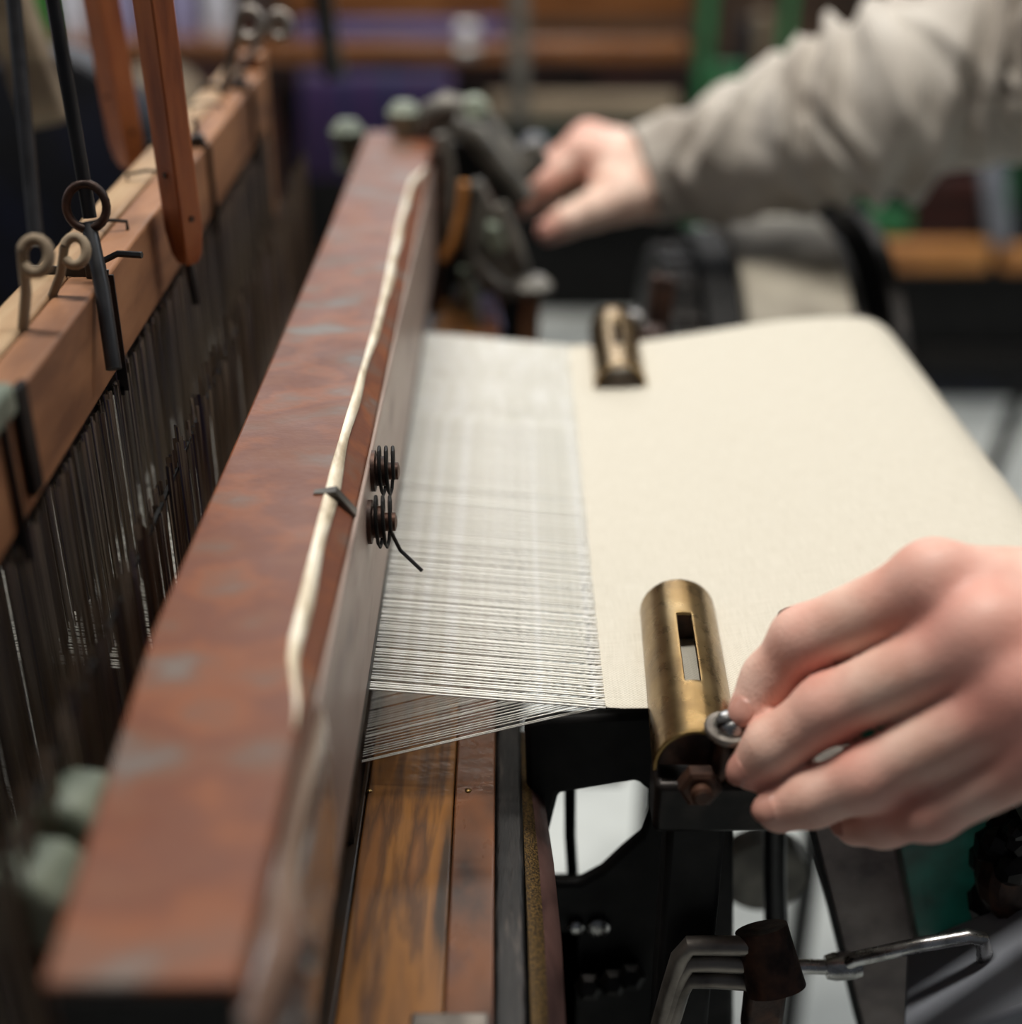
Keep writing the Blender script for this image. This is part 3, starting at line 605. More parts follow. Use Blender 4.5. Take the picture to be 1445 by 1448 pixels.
for px, py in ((832, 1394), (866, 1388), (892, 1380)):
    p = PY(px, py, 1.47); MB().lathe(p, (0, -1, 0.6), [(0.0055, -0.01), (0.0055, 0.002), (0.003, 0.004)], 6).build('nut', M['darksteel'], fr, angle=0.3)
MB().tube([PY(1095, 1150, 1.62), PY(1095, 1235, 1.62), PY(1097, 1330, 1.60)], 0.0045, 14).build('vertical_rod', M['blackplastic'], fr)
p = PY(1078, 1228, 1.8); MB().lathe(p, (0, -1, 0), [(0.006, -0.006), (0.0185, -0.006), (0.0185, 0.006), (0.006, 0.007)], 32).build('collar', M['castgrey'], fr)
fbar('collar_arm', (1035, 1228), (1075, 1228), 1.82, 0.02, 0.012, 'black')
MB().cyl(PY(1076, 1312, 1.29), PY(1098, 1400, 1.25), 0.0085, 0.0095, 24).build('boss', M['rust'], fr)
MB().box(PY(1050, 1470, 1.27), PY(1115, 1400, 1.27) + Vector((0, 0.008, 0))).build('boss_base', M['rust'], fr, bevel=0.002)
for y0, y1 in ((1337, 1338), (1361, 1364), (1384, 1388)):
    MB().tube([PY(1072, y1, 1.27), PY(1010, y0, 1.27), PY(975, y0, 1.27), PY(962, y0 + 16, 1.27), PY(948, y0 + 62, 1.27), PY(928, 1470, 1.27)], 0.0032, 10).build('fork_wire', M['dullsteel'], fr)
MB().tube([PY(1108, 1366, 1.37), PY(1185, 1368, 1.37), PY(1210, 1356, 1.36), PY(1300, 1336, 1.34), PY(1370, 1324, 1.33), PY(1388, 1328, 1.33), PY(1392, 1345, 1.33), PY(1390, 1372, 1.33)], 0.0026, 12).build('hook_wire', M['steel'], fr)
MB().lathe(PY(1192, 1366, 1.37), Vector((1, 0, 0.1)), [(0.004, -0.006), (0.0048, -0.003), (0.0048, 0.003), (0.004, 0.006)], 14).build('wire_collar', M['steel'], fr)
MB().prism([PY(x, y, 1.46) for x, y in ((1140, 1130), (1252, 1130), (1306, 1400), (1316, 1480), (1226, 1480))], (0.004, 0.014, 0)).build('steel_plate', M['plate'], fr, bevel=0.001, label='grey-brown flat steel plate')
MB().prism([PY(x, y, 1.455) for x, y in ((1134, 1130), (1141, 1130), (1228, 1480), (1220, 1480))], (0, 0.016, 0)).build('plate_edge', M['black'], fr)
MB().prism([PY(x, y, 1.56) for x, y in ((1180, 1060), (1470, 1060), (1470, 1390), (1340, 1395), (1300, 1400), (1235, 1140))], (0, 0.02, 0)).build('green_panel', M['teal'], fr, bevel=0.003, label='teal green painted side panel')
MB().bar(PY(1296, 1430, 1.34), PY(1470, 1364, 1.30), 0.05, 0.016, (0, 0, 1)).build('grey_bar', M['greypaint'], fr, bevel=0.002)
# greasy gear lump at the right edge
gc = PY(1440, 1225, 1.42)
for i in range(26):
    q = gc + Vector((rng.normal(0, 0.0045), rng.normal(0, 0.006), rng.normal(0, 0.016))); r = rng.uniform(0.003, 0.008)
    MB().lathe(q, Vector(rng.normal(0, 1, 3)), [(r * 0.5, -r), (r, -r * 0.4), (r, r * 0.4), (r * 0.5, r)], 7).build('gear_bolt', M['darksteel'], fr, angle=0.3)
MB().lathe(gc + Vector((0.004, 0, -0.004)), (0.3, -1, 0.2), [(0.004, -0.008), (0.016, -0.008), (0.018, -0.003), (0.018, 0.003), (0.016, 0.006), (0.006, 0.008)], 18).build('gear_hub', M['rust'], fr, angle=0.3)
# rails of the frame down to the floor
MB().box(W3(0.02, 1.5, -3.6), W3(0.12, 1.62, -0.45)).build('leg', M['black'], fr, bevel=0.003)
MB().box(W3(0.86, 1.5, -3.6), W3(1.0, 1.62, -0.25)).build('leg', M['teal'], fr, bevel=0.003)
MB().box(W3(1.25, 3.0, -3.6), W3(1.4, 3.12, -1.6)).build('leg', M['teal'], fr, bevel=0.003)
MB().box(W3(-0.05, 3.0, -3.6), W3(0.06, 3.12, -0.35)).build('leg', M['black'], fr, bevel=0.003)
MB().box(W3(-0.45, 1.5, -1.15), W3(0.03, 3.1, -1.0)).build('cross_board', M['black'], fr, bevel=0.003)
MB().cyl(W3(-1.1, 0.2, -2.0), W3(-1.1, 4.0, -2.0), 0.10, n=32).build('treadle_drum', M['black'], fr)
MB().box(W3(-1.9, 0.0, -3.6), W3(0.12, 3.8, -3.2)).build('sump_tray', M['black'], fr, bevel=0.004)  # black box added in place of the shade on the floor beneath the loom

# ------------------------------------------------------------------ pulley beyond the cloth
pu = thing('belt_pulley', 'beige belt running over a black-flanged pulley behind the far edge of the cloth', 'pulley', W3(0.72, 3.45, -0.9))
pc = W3(0.60, 3.95, -0.845); RR = 0.80 * H
def ring_(x0, x1, ro, ri): return MB().lathe(Vector((x0 * H, pc.y, pc.z)), (1, 0, 0), [(ri, 0), (ro - 0.001, 0), (ro, 0.001), (ro, (x1 - x0) * H - 0.001), (ro - 0.001, (x1 - x0) * H), (ri, (x1 - x0) * H)], 64)
ring_(0.665, 0.955, RR, 0.02).build('belt', M['beige'], pu, angle=0.5, label='beige belt')
ring_(0.56, 0.66, RR * 0.95, 0.02).build('flange', M['black'], pu)
ring_(0.96, 1.0, RR * 0.95, 0.02).build('flange', M['black'], pu)
ring_(1.05, 1.09, RR * 1.03, RR * 0.9).build('hand_rim', M['darksteel'], pu)
for k in range(5):
    a = k * 2 * math.pi / 5; e = Vector((1.07 * H, pc.y + math.cos(a) * RR * 0.9, pc.z + math.sin(a) * RR * 0.9)); MB().bar(Vector((1.07 * H, pc.y, pc.z)), e, 0.012, 0.006, (1, 0, 0)).build('spoke', M['black'], pu)
MB().cyl(Vector((0.30 * H, pc.y, pc.z)), Vector((1.2 * H, pc.y, pc.z)), 0.012).build('axle', M['darksteel'], pu)
gw = MB(); gwr = RR * 0.9; gx = 0.46 * H; vs = []; T = 44
for s in (0, 0.02):
    for k in range(T * 4):
        a = 2 * math.pi * k / (T * 4); r = gwr + (0.004 if k % 4 in (1, 2) else 0); vs.append(Vector((gx + s, pc.y - 0.02 + math.cos(a) * r, pc.z + math.sin(a) * r)))
n = T * 4; gw.add(vs, [list(range(n)), list(range(2 * n - 1, n - 1, -1))] + [(i, (i + 1) % n, (i + 1) % n + n, i + n) for i in range(n)]).build('toothed_wheel', M['darksteel'], pu, smooth=False)
MB().box(Vector((0.50 * H, pc.y - 0.02, 0)), Vector((0.545 * H, pc.y + 0.02, pc.z + 0.015))).build('stand', M['black'], pu, bevel=0.003)
MB().box(Vector((1.12 * H, pc.y - 0.02, 0)), Vector((1.18 * H, pc.y + 0.02, pc.z + 0.015))).build('stand', M['black'], pu, bevel=0.003)

# ------------------------------------------------------------------ picking mechanism at the far end of the sley
pk = thing('picking_mechanism', 'grey iron picking gear with orange strap at the far end of the sley beam', 'loom mechanism', W3(-0.05, 3.4, -0.6))
Yk = 3.35
def poly3(pts, Y, th, nm, mt): return MB().prism([PY(x, y, Y) for x, y in pts], (0, th, 0)).build(nm, M[mt], pk, bevel=0.0015)
def tb(pts, Y, r, nm, mt, flat=1.0): return MB().tube([PY(x, y, Y if not isinstance(Y, list) else Y[i]) for i, (x, y) in enumerate(pts)], r, 12, flat=flat).build(nm, M[mt], pk)
poly3([(652, 300), (668, 262), (682, 262), (700, 300), (720, 340), (742, 405), (728, 424), (700, 398), (664, 372), (654, 345)], 3.3, 0.02, 'cheek_plate', 'castgrey')
tb([(672, 262), (668, 310), (662, 362), (690, 392), (722, 418)], 3.24, 0.0042, 'cheek_rib', 'castgrey')
poly3([(688, 318), (708, 322), (716, 352), (700, 362), (686, 345)], 3.26, 0.012, 'pad', 'greengrey')
tb([(656, 258), (652, 298), (642, 340), (626, 366)], 3.22, 0.0050, 'leather_strap', 'amber', 0.6)
tb([(596, 190), (606, 164), (632, 150), (660, 158), (682, 178), (700, 206), (722, 232), (744, 240), (760, 226), (752, 202)], 3.45, [0.008, 0.009, 0.009, 0.009, 0.010, 0.011, 0.011, 0.009, 0.008, 0.006], 'curved_horn', 'castgrey')
tb([(640, 178), (672, 190), (700, 228), (728, 262), (742, 282)], 3.40, 0.008, 'horn_rib', 'castgrey')
poly3([(606, 165), (660, 150), (686, 150), (690, 172), (668, 186), (620, 190)], 3.5, 0.02, 'yoke', 'castgrey')
p = PY(671, 158, 3.46); MB().lathe(p, (0, -1, 0.3), [(0.009, -0.004), (0.010, 0.006), (0.006, 0.012)], 18).build('knob', M['greengrey'], pk)
tb([(624, 190), (634, 240), (628, 300), (634, 350)], 3.30, 0.0045, 'link_rod', 'castgrey')
tb([(612, 215), (616, 300), (610, 440)], 3.28, 0.006, 'guide_bar', 'rust')
poly3([(618, 258), (646, 262), (640, 320), (622, 330)], 3.34, 0.012, 'bearing_block', 'castgrey')
tb([(706, 290), (728, 345), (744, 398), (752, 410)], 3.22, 0.0048, 'picking_arm', 'castgrey')
p = PY(752, 405, 3.2); MB().lathe(p - Vector((0, 0, 0.006)), (0, 0, 1), [(0.006, 0), (0.012, 0.002), (0.013, 0.007), (0.008, 0.012)], 20).build('arm_cap', M['castgrey'], pk)
tb([(752, 408), (748, 490)], 3.2, 0.0058, 'wooden_peg', 'barwood')
poly3([(640, 420), (668, 400), (690, 440), (700, 480), (640, 480)], 3.36, 0.02, 'lower_block', 'castgrey')
poly3([(676, 425), (700, 420), (712, 470), (684, 476)], 3.30, 0.01, 'lilac_tag', 'lilac')
tb([(655, 380), (672, 440), (676, 490)], 3.26, 0.0032, 'spring_rod', 'greengrey')
p = PY(756, 207, 4.4); MB().lathe(p, (0, -1, 0.2), [(0.003, -0.004), (0.0105, -0.004), (0.0105, 0.002), (0.006, 0.005)], 24).build('round_button', M['greypaint'], pk)
MB().bar(p + Vector((0, 0.004, 0)), p + Vector((-0.03, -0.15, -0.08)), 0.008, 0.008).build('button_stem', M['black'], pk)
poly3([(600, 200), (700, 200), (742, 330), (748, 480), (690, 500), (600, 500)], 3.62, 0.03, 'back_plate', 'black')
MB().box(W3(-0.19, 3.60, -3.6), W3(0.0, 3.75, -0.6)).build('pedestal', M['black'], pk, bevel=0.003)
# pale spool the far hand reaches for
sp = thing('pale_spool', 'pale green spool held between thumb and finger of the far hand', 'spool', PD(810, 278, 0.965))
a_ = PD(776, 322, 0.945); b_ = PD(832, 252, 0.965)
MB().tube([a_, a_ * 0.85 + b_ * 0.15, a_ * 0.5 + b_ * 0.5, a_ * 0.15 + b_ * 0.85, b_], [0.004, 0.0085, 0.0095, 0.0085, 0.004], 16).build('winding', M['greengrey'], sp)

# ------------------------------------------------------------------ worker
def capsule(P, a, b, ra, rb):
    a = np.array(a, np.float32); b = np.array(b, np.float32); ab = b - a; t = np.clip(((P - a) @ ab) / max(float(ab @ ab), 1e-12), 0, 1)
    return np.linalg.norm(P - a - t[..., None] * ab, axis=-1) - (ra + (rb - ra) * t)
def smin(a, b, k):
    h = np.maximum(k - np.abs(a - b), 0) / k; return np.minimum(a, b) - h * h * k * 0.25
def surface_nets(V, lo, vox):
    S = V.shape; acc = np.zeros((S[0] - 1, S[1] - 1, S[2] - 1, 3), np.float32); cnt = np.zeros((S[0] - 1, S[1] - 1, S[2] - 1), np.float32)
    sl = lambda o, ax: slice(o, S[ax] - 1 + o)
    for ax in range(3):
        o1, o2 = [q for q in range(3) if q != ax]
        for i in (0, 1):
            for j in (0, 1):
                oa = [0, 0, 0]; oa[o1] = i; oa[o2] = j; ob = oa[:]; ob[ax] = 1
                va = V[sl(oa[0], 0), sl(oa[1], 1), sl(oa[2], 2)]; vb = V[sl(ob[0], 0), sl(ob[1], 1), sl(ob[2], 2)]
                cr = (va < 0) != (vb < 0); t = np.where(cr, va / np.where(cr, va - vb, 1), 0)
                for d in range(3): acc[..., d] += np.where(cr, (oa[d] + (t if d == ax else 0)), 0)
                cnt += cr
    act = cnt > 0; idx = -np.ones(act.shape, np.int64); ii = np.argwhere(act); idx[act] = np.arange(len(ii))
    verts = (ii + acc[act] / cnt[act][:, None]) * vox + np.array(lo)
    faces = []
    for ax in range(3):
        o1, o2 = [(1, 2), (2, 0), (0, 1)][ax]
        va = np.take(V, range(S[ax] - 1), ax); vb = np.take(V, range(1, S[ax]), ax); cr = np.argwhere((va < 0) != (vb < 0))
        cr = cr[(cr[:, o1] > 0) & (cr[:, o2] > 0) & (cr[:, o1] < S[o1] - 1) & (cr[:, o2] < S[o2] - 1)]
        def g(d1, d2): q = cr.copy(); q[:, o1] += d1; q[:, o2] += d2; return idx[q[:, 0], q[:, 1], q[:, 2]]
        quad = np.stack([g(-1, -1), g(0, -1), g(0, 0), g(-1, 0)], 1); fl = va[cr[:, 0], cr[:, 1], cr[:, 2]] >= 0
        quad[fl] = quad[fl][:, ::-1]; faces.append(quad)
    faces = np.concatenate(faces); faces = faces[(faces >= 0).all(1)]
    return verts, faces
def grid(lo, hi, vox):
    ax = [np.arange(l, h, vox, dtype=np.float32) for l, h in zip(lo, hi)]; return np.stack(np.meshgrid(*ax, indexing='ij'), -1)

class Hand:
    """fingers: list of [MCP,PIP,DIP,TIP] points; blended over a palm, one continuous surface"""
    def __init__(s): s.fing = []; s.palm = []; s.thumb = []
    def field(s, P):
        F_ = None; fs_ = []
        for pts, rr in s.fing:
            d = None
            for i in range(3):
                c = capsule(P, pts[i], pts[i + 1], rr[i], rr[i + 1]); d = c if d is None else smin(d, c, 0.0035)
            # knuckle on the back of the middle joint
            p0, p1, p2 = map(np.array, pts[:3]); dor = p1 - (p0 + p2) / 2; L = np.linalg.norm(dor)
            if L > 1e-4:
                q = p1 + dor / L * rr[1] * 0.30; d = smin(d, capsule(P, q, q, rr[1] * 0.80, rr[1] * 0.80), 0.004)
            fs_.append(d); F_ = d if F_ is None else smin(F_, d, 0.0010)
        for pts, rr in s.fing:                                          # knuckle at the root of each finger
            q = np.array(pts[0]) + np.array((0, -0.0012, 0.0048)); d = capsule(P, q, q, rr[0] * 0.86, rr[0] * 0.86); F_ = smin(F_, d, 0.004)
        pl = None
        for a, b, ra, rb in s.palm:
            c = capsule(P, a, b, ra, rb); pl = c if pl is None else smin(pl, c, 0.010)
        d = smin(F_, pl, 0.005) if F_ is not None else pl
        if s.thumb:
            t = None; pts, rr = s.thumb
            for i in range(len(pts) - 1):
                c = capsule(P, pts[i], pts[i + 1], rr[i], rr[i + 1]); t = c if t is None else smin(t, c, 0.005)
            d = smin(d, t, 0.006)
        return d
    def mesh(s, vox, extra=()):
        pts = [p for f, _ in s.fing for p in f] + [q for a, b, _, _ in s.palm for q in (a, b)] + (s.thumb[0] if s.thumb else [])
        A = np.array([list(p) for p in pts]); lo = A.min(0) - 0.035; hi = A.max(0) + 0.035
        V = s.field(grid(lo, hi, vox)); v, f = surface_nets(V, lo, vox)
        for _ in range(2):                                             # light relaxation
            nb = np.zeros_like(v); ct = np.zeros(len(v))
            for a, b in ((0, 1), (1, 2), (2, 3), (3, 0)):
                np.add.at(nb, f[:, a], v[f[:, b]]); np.add.at(nb, f[:, b], v[f[:, a]]); np.add.at(ct, f[:, a], 1); np.add.at(ct, f[:, b], 1)
            v = v * 0.5 + nb / ct[:, None] * 0.5
        fl = np.zeros(len(v))
        for f_, rr in s.fing:
            for q, w, sg in ((f_[0], 0.75, 0.012), (f_[1], 0.85, 0.0085), (f_[2], 0.4, 0.006), (f_[3], 0.6, 0.006)):
                fl += w * np.exp(-(((v - np.array(q)) ** 2).sum(1)) / (2 * sg * sg))
        if s.thumb: fl += 0.9 * np.exp(-(((v - np.array(s.thumb[0][-1])) ** 2).sum(1)) / (2 * 0.009 ** 2))
        return v, f, np.clip(fl, 0, 1)

person = thing('person', 'person in a grey jacket reaching over the linen cloth with both hands', 'person', (0.68, 0.58, 0.0))
def T(p): return [tuple(q) for q in p]
near = Hand()
R1 = [0.0125, 0.0100, 0.0086, 0.0072]
fi = T([PD(1318, 832, 0.365), PD(1142, 904, 0.386), PD(1090, 962, 0.394), PD(1064, 1004, 0.394)])
fm = T([PD(1392, 905, 0.352), PD(1176, 1000, 0.375), PD(1094, 1056, 0.384), PD(1066, 1084, 0.389)])
fri = T([PD(1445, 985, 0.346), PD(1232, 1098, 0.368), PD(1148, 1128, 0.378), PD(1102, 1144, 0.383)])
fp = T([PD(1478, 1058, 0.346), PD(1318, 1142, 0.364), PD(1248, 1160, 0.376), PD(1210, 1166, 0.386)])
near.fing = [(fi, [0.0112, 0.0096, 0.0084, 0.0072]), (fm, [0.0110, 0.0093, 0.0083, 0.0072]), (fri, [0.0106, 0.0090, 0.0080, 0.0069]), (fp, [0.0098, 0.0082, 0.0073, 0.0063])]
wr = Vector(PD(1690, 930, 0.345)); wr2 = wr + Vector((0.075, 0.012, 0.012))
ins = [Vector(f[0]) for f in (fi, fm, fri, fp)]
near.palm = [(tuple(ins[i]), tuple(wr + Vector((0, (0.014, 0.005, -0.005, -0.014)[i], 0))), (0.0120, 0.0122, 0.0118, 0.0108)[i], 0.021) for i in range(4)]
near.palm += [(tuple((ins[0] + wr) / 2 + Vector((0, 0.004, -0.012))), tuple(wr + Vector((-0.012, 0.010, -0.008))), 0.016, 0.019), (tuple(wr), tuple(wr2), 0.026, 0.029)]
tb0 = (ins[0] + wr) / 2 + Vector((0.004, 0.010, -0.016))
near.thumb = (T([tb0, ins[0] + Vector((-0.006, 0.016, -0.030)), ins[0] + Vector((-0.030, 0.020, -0.048)), Vector((0.084, 0.352, CZ + 0.006))]), [0.016, 0.0125, 0.0105, 0.0085])
far = Hand()
DF = 0.945
gi = T([PD(822, 222, DF), PD(768, 258, DF - 0.005), PD(742, 283, DF), PD(727, 298, DF + 0.004)])
gm = T([PD(826, 208, DF + 0.022), PD(770, 240, DF + 0.024), PD(747, 272, DF + 0.022), PD(737, 292, DF + 0.020)])
gr = T([PD(832, 200, DF + 0.040), PD(782, 232, DF + 0.046), PD(762, 268, DF + 0.042), PD(756, 285, DF + 0.038)])
gp = T([PD(842, 200, DF + 0.054), PD(800, 230, DF + 0.062), PD(784, 258, DF + 0.060), PD(778, 272, DF + 0.056)])
far.fing = [(gi, [0.0135, 0.0102, 0.0088, 0.0076]), (gm, [0.0130, 0.0100, 0.0088, 0.0076]), (gr, [0.0120, 0.0095, 0.0082, 0.0070]), (gp, [0.0105, 0.0082, 0.0072, 0.0062])]
fw = Vector(PD(925, 247, DF + 0.015)); fw2 = Vector(PD(1010, 238, DF + 0.02))
far.palm = [(g[0], tuple(fw + Vector((0, o, 0.003))), r, 0.021) for g, o, r in ((gi, -0.012, 0.0145), (gm, -0.004, 0.0145), (gr, 0.006, 0.0135), (gp, 0.014, 0.0120))]
far.palm += [(tuple(fw), tuple(fw2), 0.027, 0.030), (tuple(PD(868, 270, DF - 0.008)), tuple(fw + Vector((-0.006, -0.01, -0.008))), 0.018, 0.021)]
far.thumb = (T([PD(885, 278, DF - 0.012), PD(836, 298, DF - 0.022), PD(800, 313, DF - 0.026), PD(775, 327, DF - 0.026)]), [0.0185, 0.0125, 0.0105, 0.0085])
nv, nf, nfl = near.mesh(0.0012); fv, ff, ffl = far.mesh(0.0017)

# arms, trunk, head, legs: coarser field, same body mesh
sh_n = Vector((0.66, 0.41, CZ + 0.47)); sh_f = Vector((0.66, 0.76, CZ + 0.47)); el_n = Vector((0.52, 0.36, CZ + 0.17)); el_f = Vector(PD(1500, 55, 0.89))
PB = [(wr2, el_n, 0.029, 0.042), (el_n, sh_n, 0.042, 0.05), (fw2, el_f, 0.030, 0.042), (el_f, sh_f, 0.042, 0.05),
      (sh_n + Vector((0.02, 0.03, 0.0)), sh_f + Vector((0.02, -0.03, 0)), 0.065, 0.065), (Vector((0.71, 0.585, CZ + 0.42)), Vector((0.76, 0.585, CZ + 0.05)), 0.11, 0.105),
      (Vector((0.70, 0.53, CZ + 0.40)), Vector((0.76, 0.53, CZ + 0.05)), 0.10, 0.10), (Vector((0.70, 0.64, CZ + 0.40)), Vector((0.76, 0.64, CZ + 0.05)), 0.10, 0.10),
      (Vector((0.69, 0.585, CZ + 0.48)), Vector((0.66, 0.585, CZ + 0.60)), 0.055, 0.05)]
PH = [(Vector((0.66, 0.585, CZ + 0.70)), Vector((0.64, 0.585, CZ + 0.74)), 0.085, 0.08), (Vector((0.60, 0.585, CZ + 0.65)), Vector((0.64, 0.585, CZ + 0.70)), 0.045, 0.06), (Vector((0.555, 0.585, CZ + 0.69)), Vector((0.575, 0.585, CZ + 0.715)), 0.011, 0.008)]
PL = []
for y in (0.49, 0.68):
    PL += [(Vector((0.76, y, CZ + 0.03)), Vector((0.75, y, 0.47)), 0.092, 0.058), (Vector((0.75, y, 0.47)), Vector((0.78, y, 0.09)), 0.056, 0.038)]
def coarse(prims, vox, k, grow=0.0):
    A = np.array([list(p) for a, b, _, _ in prims for p in (a, b)]); lo = A.min(0) - 0.17; hi = A.max(0) + 0.17
    G = grid(lo, hi, vox); d = None
    for a, b, ra, rb in prims:
        c = capsule(G, tuple(a), tuple(b), ra + grow, rb + grow); d = c if d is None else smin(d, c, k)
    return surface_nets(d, lo, vox)
bv, bf = coarse(PB + PH + PL, 0.012, 0.05)
og = np.array(person.location)
def npmesh(name, vs, fsx, attr=None):
    me = bpy.data.meshes.new(name); V = np.concatenate(vs) - og; off = 0; Fq = []
    for v, f in zip(vs, fsx): Fq.append(f + off); off += len(v)
    Fq = np.concatenate(Fq); me.vertices.add(len(V)); me.vertices.foreach_set('co', V.astype(np.float32).ravel())
    me.loops.add(Fq.size); me.loops.foreach_set('vertex_index', Fq.astype(np.int32).ravel()); me.polygons.add(len(Fq)); me.polygons.foreach_set('loop_start', np.arange(0, Fq.size, 4, dtype=np.int32))
    me.update(calc_edges=True); me.validate()
    if attr is not None:
        a = me.attributes.new('flush', 'FLOAT', 'POINT'); a.data.foreach_set('value', attr.astype(np.float32))
    me.shade_smooth(); return me
me = npmesh('body', [nv, fv, bv], [nf, ff, bf], np.concatenate([nfl, ffl, np.full(len(bv), 0.15)]))
obj('body', me, M['skin'], person, label='bare hands with pinkish skin')
def nail(f, r, nm='fingernail', roll=0.0, w=0.0058, l=0.0066):
    p0, p1, p2 = Vector(f[1]), Vector(f[2]), Vector(f[3]); u = (p2 - p1).normalized(); dor = Vector((-0.55, -0.50, 0.66)); dor = (dor - u * dor.dot(u)).normalized(); sdv = u.cross(dor)
    dor = (dor * math.cos(roll) + sdv * math.sin(roll)); sdv = u.cross(dor); m = MB(); vs = []; fs = []; nu, nw = 8, 8
    for i in range(nu + 1):
        for j in range(nw + 1):
            a = (i / nu - 0.5) * 2; b = (j / nw - 0.5) * 2; wid = w * (1 - 0.28 * a ** 4) ; ang = b * 0.78
            vs.append(p2 + u * (a * l * 0.5 + 0.0022 - 0.0014 * b * b) + dor * (r * math.cos(ang * 1.0) + 0.0001 - 0.0016 * max(a, 0) ** 2) + sdv * (math.sin(ang) * wid * 1.12))
    for i in range(nu):
        for j in range(nw): q = i * (nw + 1) + j; fs.append((q, q + 1, q + nw + 2, q + nw + 1))
    o = m.add(vs, fs).build(nm, M['nail'], person, angle=3); s = o.modifiers.new('t', 'SOLIDIFY'); s.thickness = 0.0005; s.offset = 0
for f_, rr in near.fing: nail(f_, rr[3] * 1.0, w=rr[3] * 0.80, l=rr[3] * 1.15)
nail(far.fing[0][0], 0.0076)
tf = far.thumb[0]; nail([tf[1], tf[2], (Vector(tf[2]) + (Vector(tf[3]) - Vector(tf[2])) * 1.0)][0:1] + [tf[1], tf[2], tf[3]], 0.0085)

# jacket: trunk + two wrinkled sleeves
def sleeve(path_, rads, nstroke, seed, cuff=True, amp=0.0105):
    r_ = np.random.default_rng(seed); P = [Vector(p) for p in path_]; nS, nA = 190, 110
    seg = [0]
    for a, b in zip(P[:-1], P[1:]): seg.append(seg[-1] + (b - a).length)
    Lt = seg[-1]
    def at_(s):
        for i in range(len(P) - 1):
            if s <= seg[i + 1] or i == len(P) - 2:
                t = (s - seg[i]) / (seg[i + 1] - seg[i]); a = P[max(i - 1, 0)]; b = P[i]; c = P[i + 1]; d = P[min(i + 2, len(P) - 1)]
                q = 0.5 * ((2 * b) + (c - a) * t + (2 * a - 5 * b + 4 * c - d) * t * t + (3 * b - a - 3 * c + d) * t ** 3)
                return q, rads[i] + (rads[i + 1] - rads[i]) * t
    S = np.linspace(0, Lt, nS)[:, None]; A = np.linspace(0, 2 * math.pi, nA, endpoint=False)[None, :]; D = np.zeros((nS, nA))
    for _ in range(nstroke):
        s0 = r_.uniform(0.018, Lt); a0 = r_.uniform(0, 2 * math.pi); sl = r_.uniform(0.2, 1.1) * (0.028); wd = r_.uniform(0.0035, 0.0080); ln = r_.uniform(0.35, 1.0)
        da = (A - a0 + math.pi) % (2 * math.pi) - math.pi; x = S - s0 - sl * da - 0.004 * np.sin(3 * da + s0 * 90)
        D += r_.choice([1.0, 0.9, -0.9]) * r_.uniform(0.5, 1.0) * amp * np.exp(-(x / wd) ** 2) * np.exp(-(da / ln) ** 2)
    u = S / 0.036 + 0.75 * np.sin(A + 0.9) + 0.35 * np.sin(2 * A + S * 30) + 0.3 * np.sin(S * 47 + 1.3 * np.sin(A * 2 + 1))
    tri = np.abs((u % 1.0) - 0.5) * 2; tri = tri ** 1.3
    D = D * 0.6 + amp * 1.75 * (tri - 0.5) * (0.45 + 0.55 * np.sin(A * 1.0 + S * 17 + 0.5) ** 2) * np.clip((S - 0.012) / 0.03, 0, 1)
    D *= np.clip((S - 0.004) / 0.02, 0, 1)
    D = np.clip(D, -0.012, 0.014); D += np.where(S < 0.016, 0.0008, 0)
    vs = []; fs = []; ref = None
    for i in range(nS):
        s = S[i, 0]; q, r = at_(s); q2, _ = at_(min(s + 0.004, Lt)); q1, _ = at_(max(s - 0.004, 0)); d = (q2 - q1).normalized()
        if ref is None: ref = d.cross(Vector((0, 0, 1))).normalized()
        ref = (ref - d * ref.dot(d)).normalized(); bn = d.cross(ref)
        for k in range(nA):
            a = A[0, k]; rr = r + D[i, k]; vs.append(q + (ref * math.cos(a) + bn * math.sin(a)) * rr)
    for i in range(nS - 1):
        for k in range(nA): fs.append((i * nA + k, i * nA + (k + 1) % nA, (i + 1) * nA + (k + 1) % nA, (i + 1) * nA + k))
    # turned-in cuff edge
    n0 = len(vs); q, r = at_(0); q3, _ = at_(0.02)
    for k in range(nA): vs.append(q3 + (Vector(vs[k]) - q) * 0.93)
    for k in range(nA): fs.append((k, n0 + k, n0 + (k + 1) % nA, (k + 1) % nA))
    return np.array([list(v) for v in vs]), np.array(fs)
pts_f = [PD(910, 250, 0.957), PD(955, 236, 0.955), PD(1050, 217, 0.945), PD(1150, 183, 0.935), PD(1250, 146, 0.92), PD(1350, 110, 0.905), PD(1450, 72, 0.89), PD(1530, 30, 0.87), sh_f + Vector((0, 0, 0.0))]
rad_f = [0.0335, 0.0375, 0.0475, 0.0570, 0.0625, 0.0650, 0.0660, 0.066, 0.075]
s1v, s1f = sleeve(pts_f, rad_f, 95, 11)
pts_n = [wr + Vector((0.035, 0.006, 0.006)), wr2 + Vector((0.02, 0, 0)), (wr2 + el_n) / 2, el_n, (el_n + sh_n) / 2, sh_n]
s2v, s2f = sleeve(pts_n, [0.036, 0.04, 0.05, 0.06, 0.066, 0.075], 60, 5)
jv, jf = coarse([p for p in PB[4:8]], 0.012, 0.06, 0.022)
me = npmesh('jacket', [s1v, s2v, jv], [s1f, s2f, jf]); obj('jacket', me, M['jacket'], person, label='crumpled grey-beige jacket')
lv, lf = coarse([(Vector((0.76, 0.585, CZ + 0.08)), Vector((0.76, 0.585, CZ - 0.02)), 0.11, 0.10)] + PL, 0.012, 0.05, 0.014)
me = npmesh('trousers', [lv], [lf]); obj('trousers', me, M['jeans'], person)
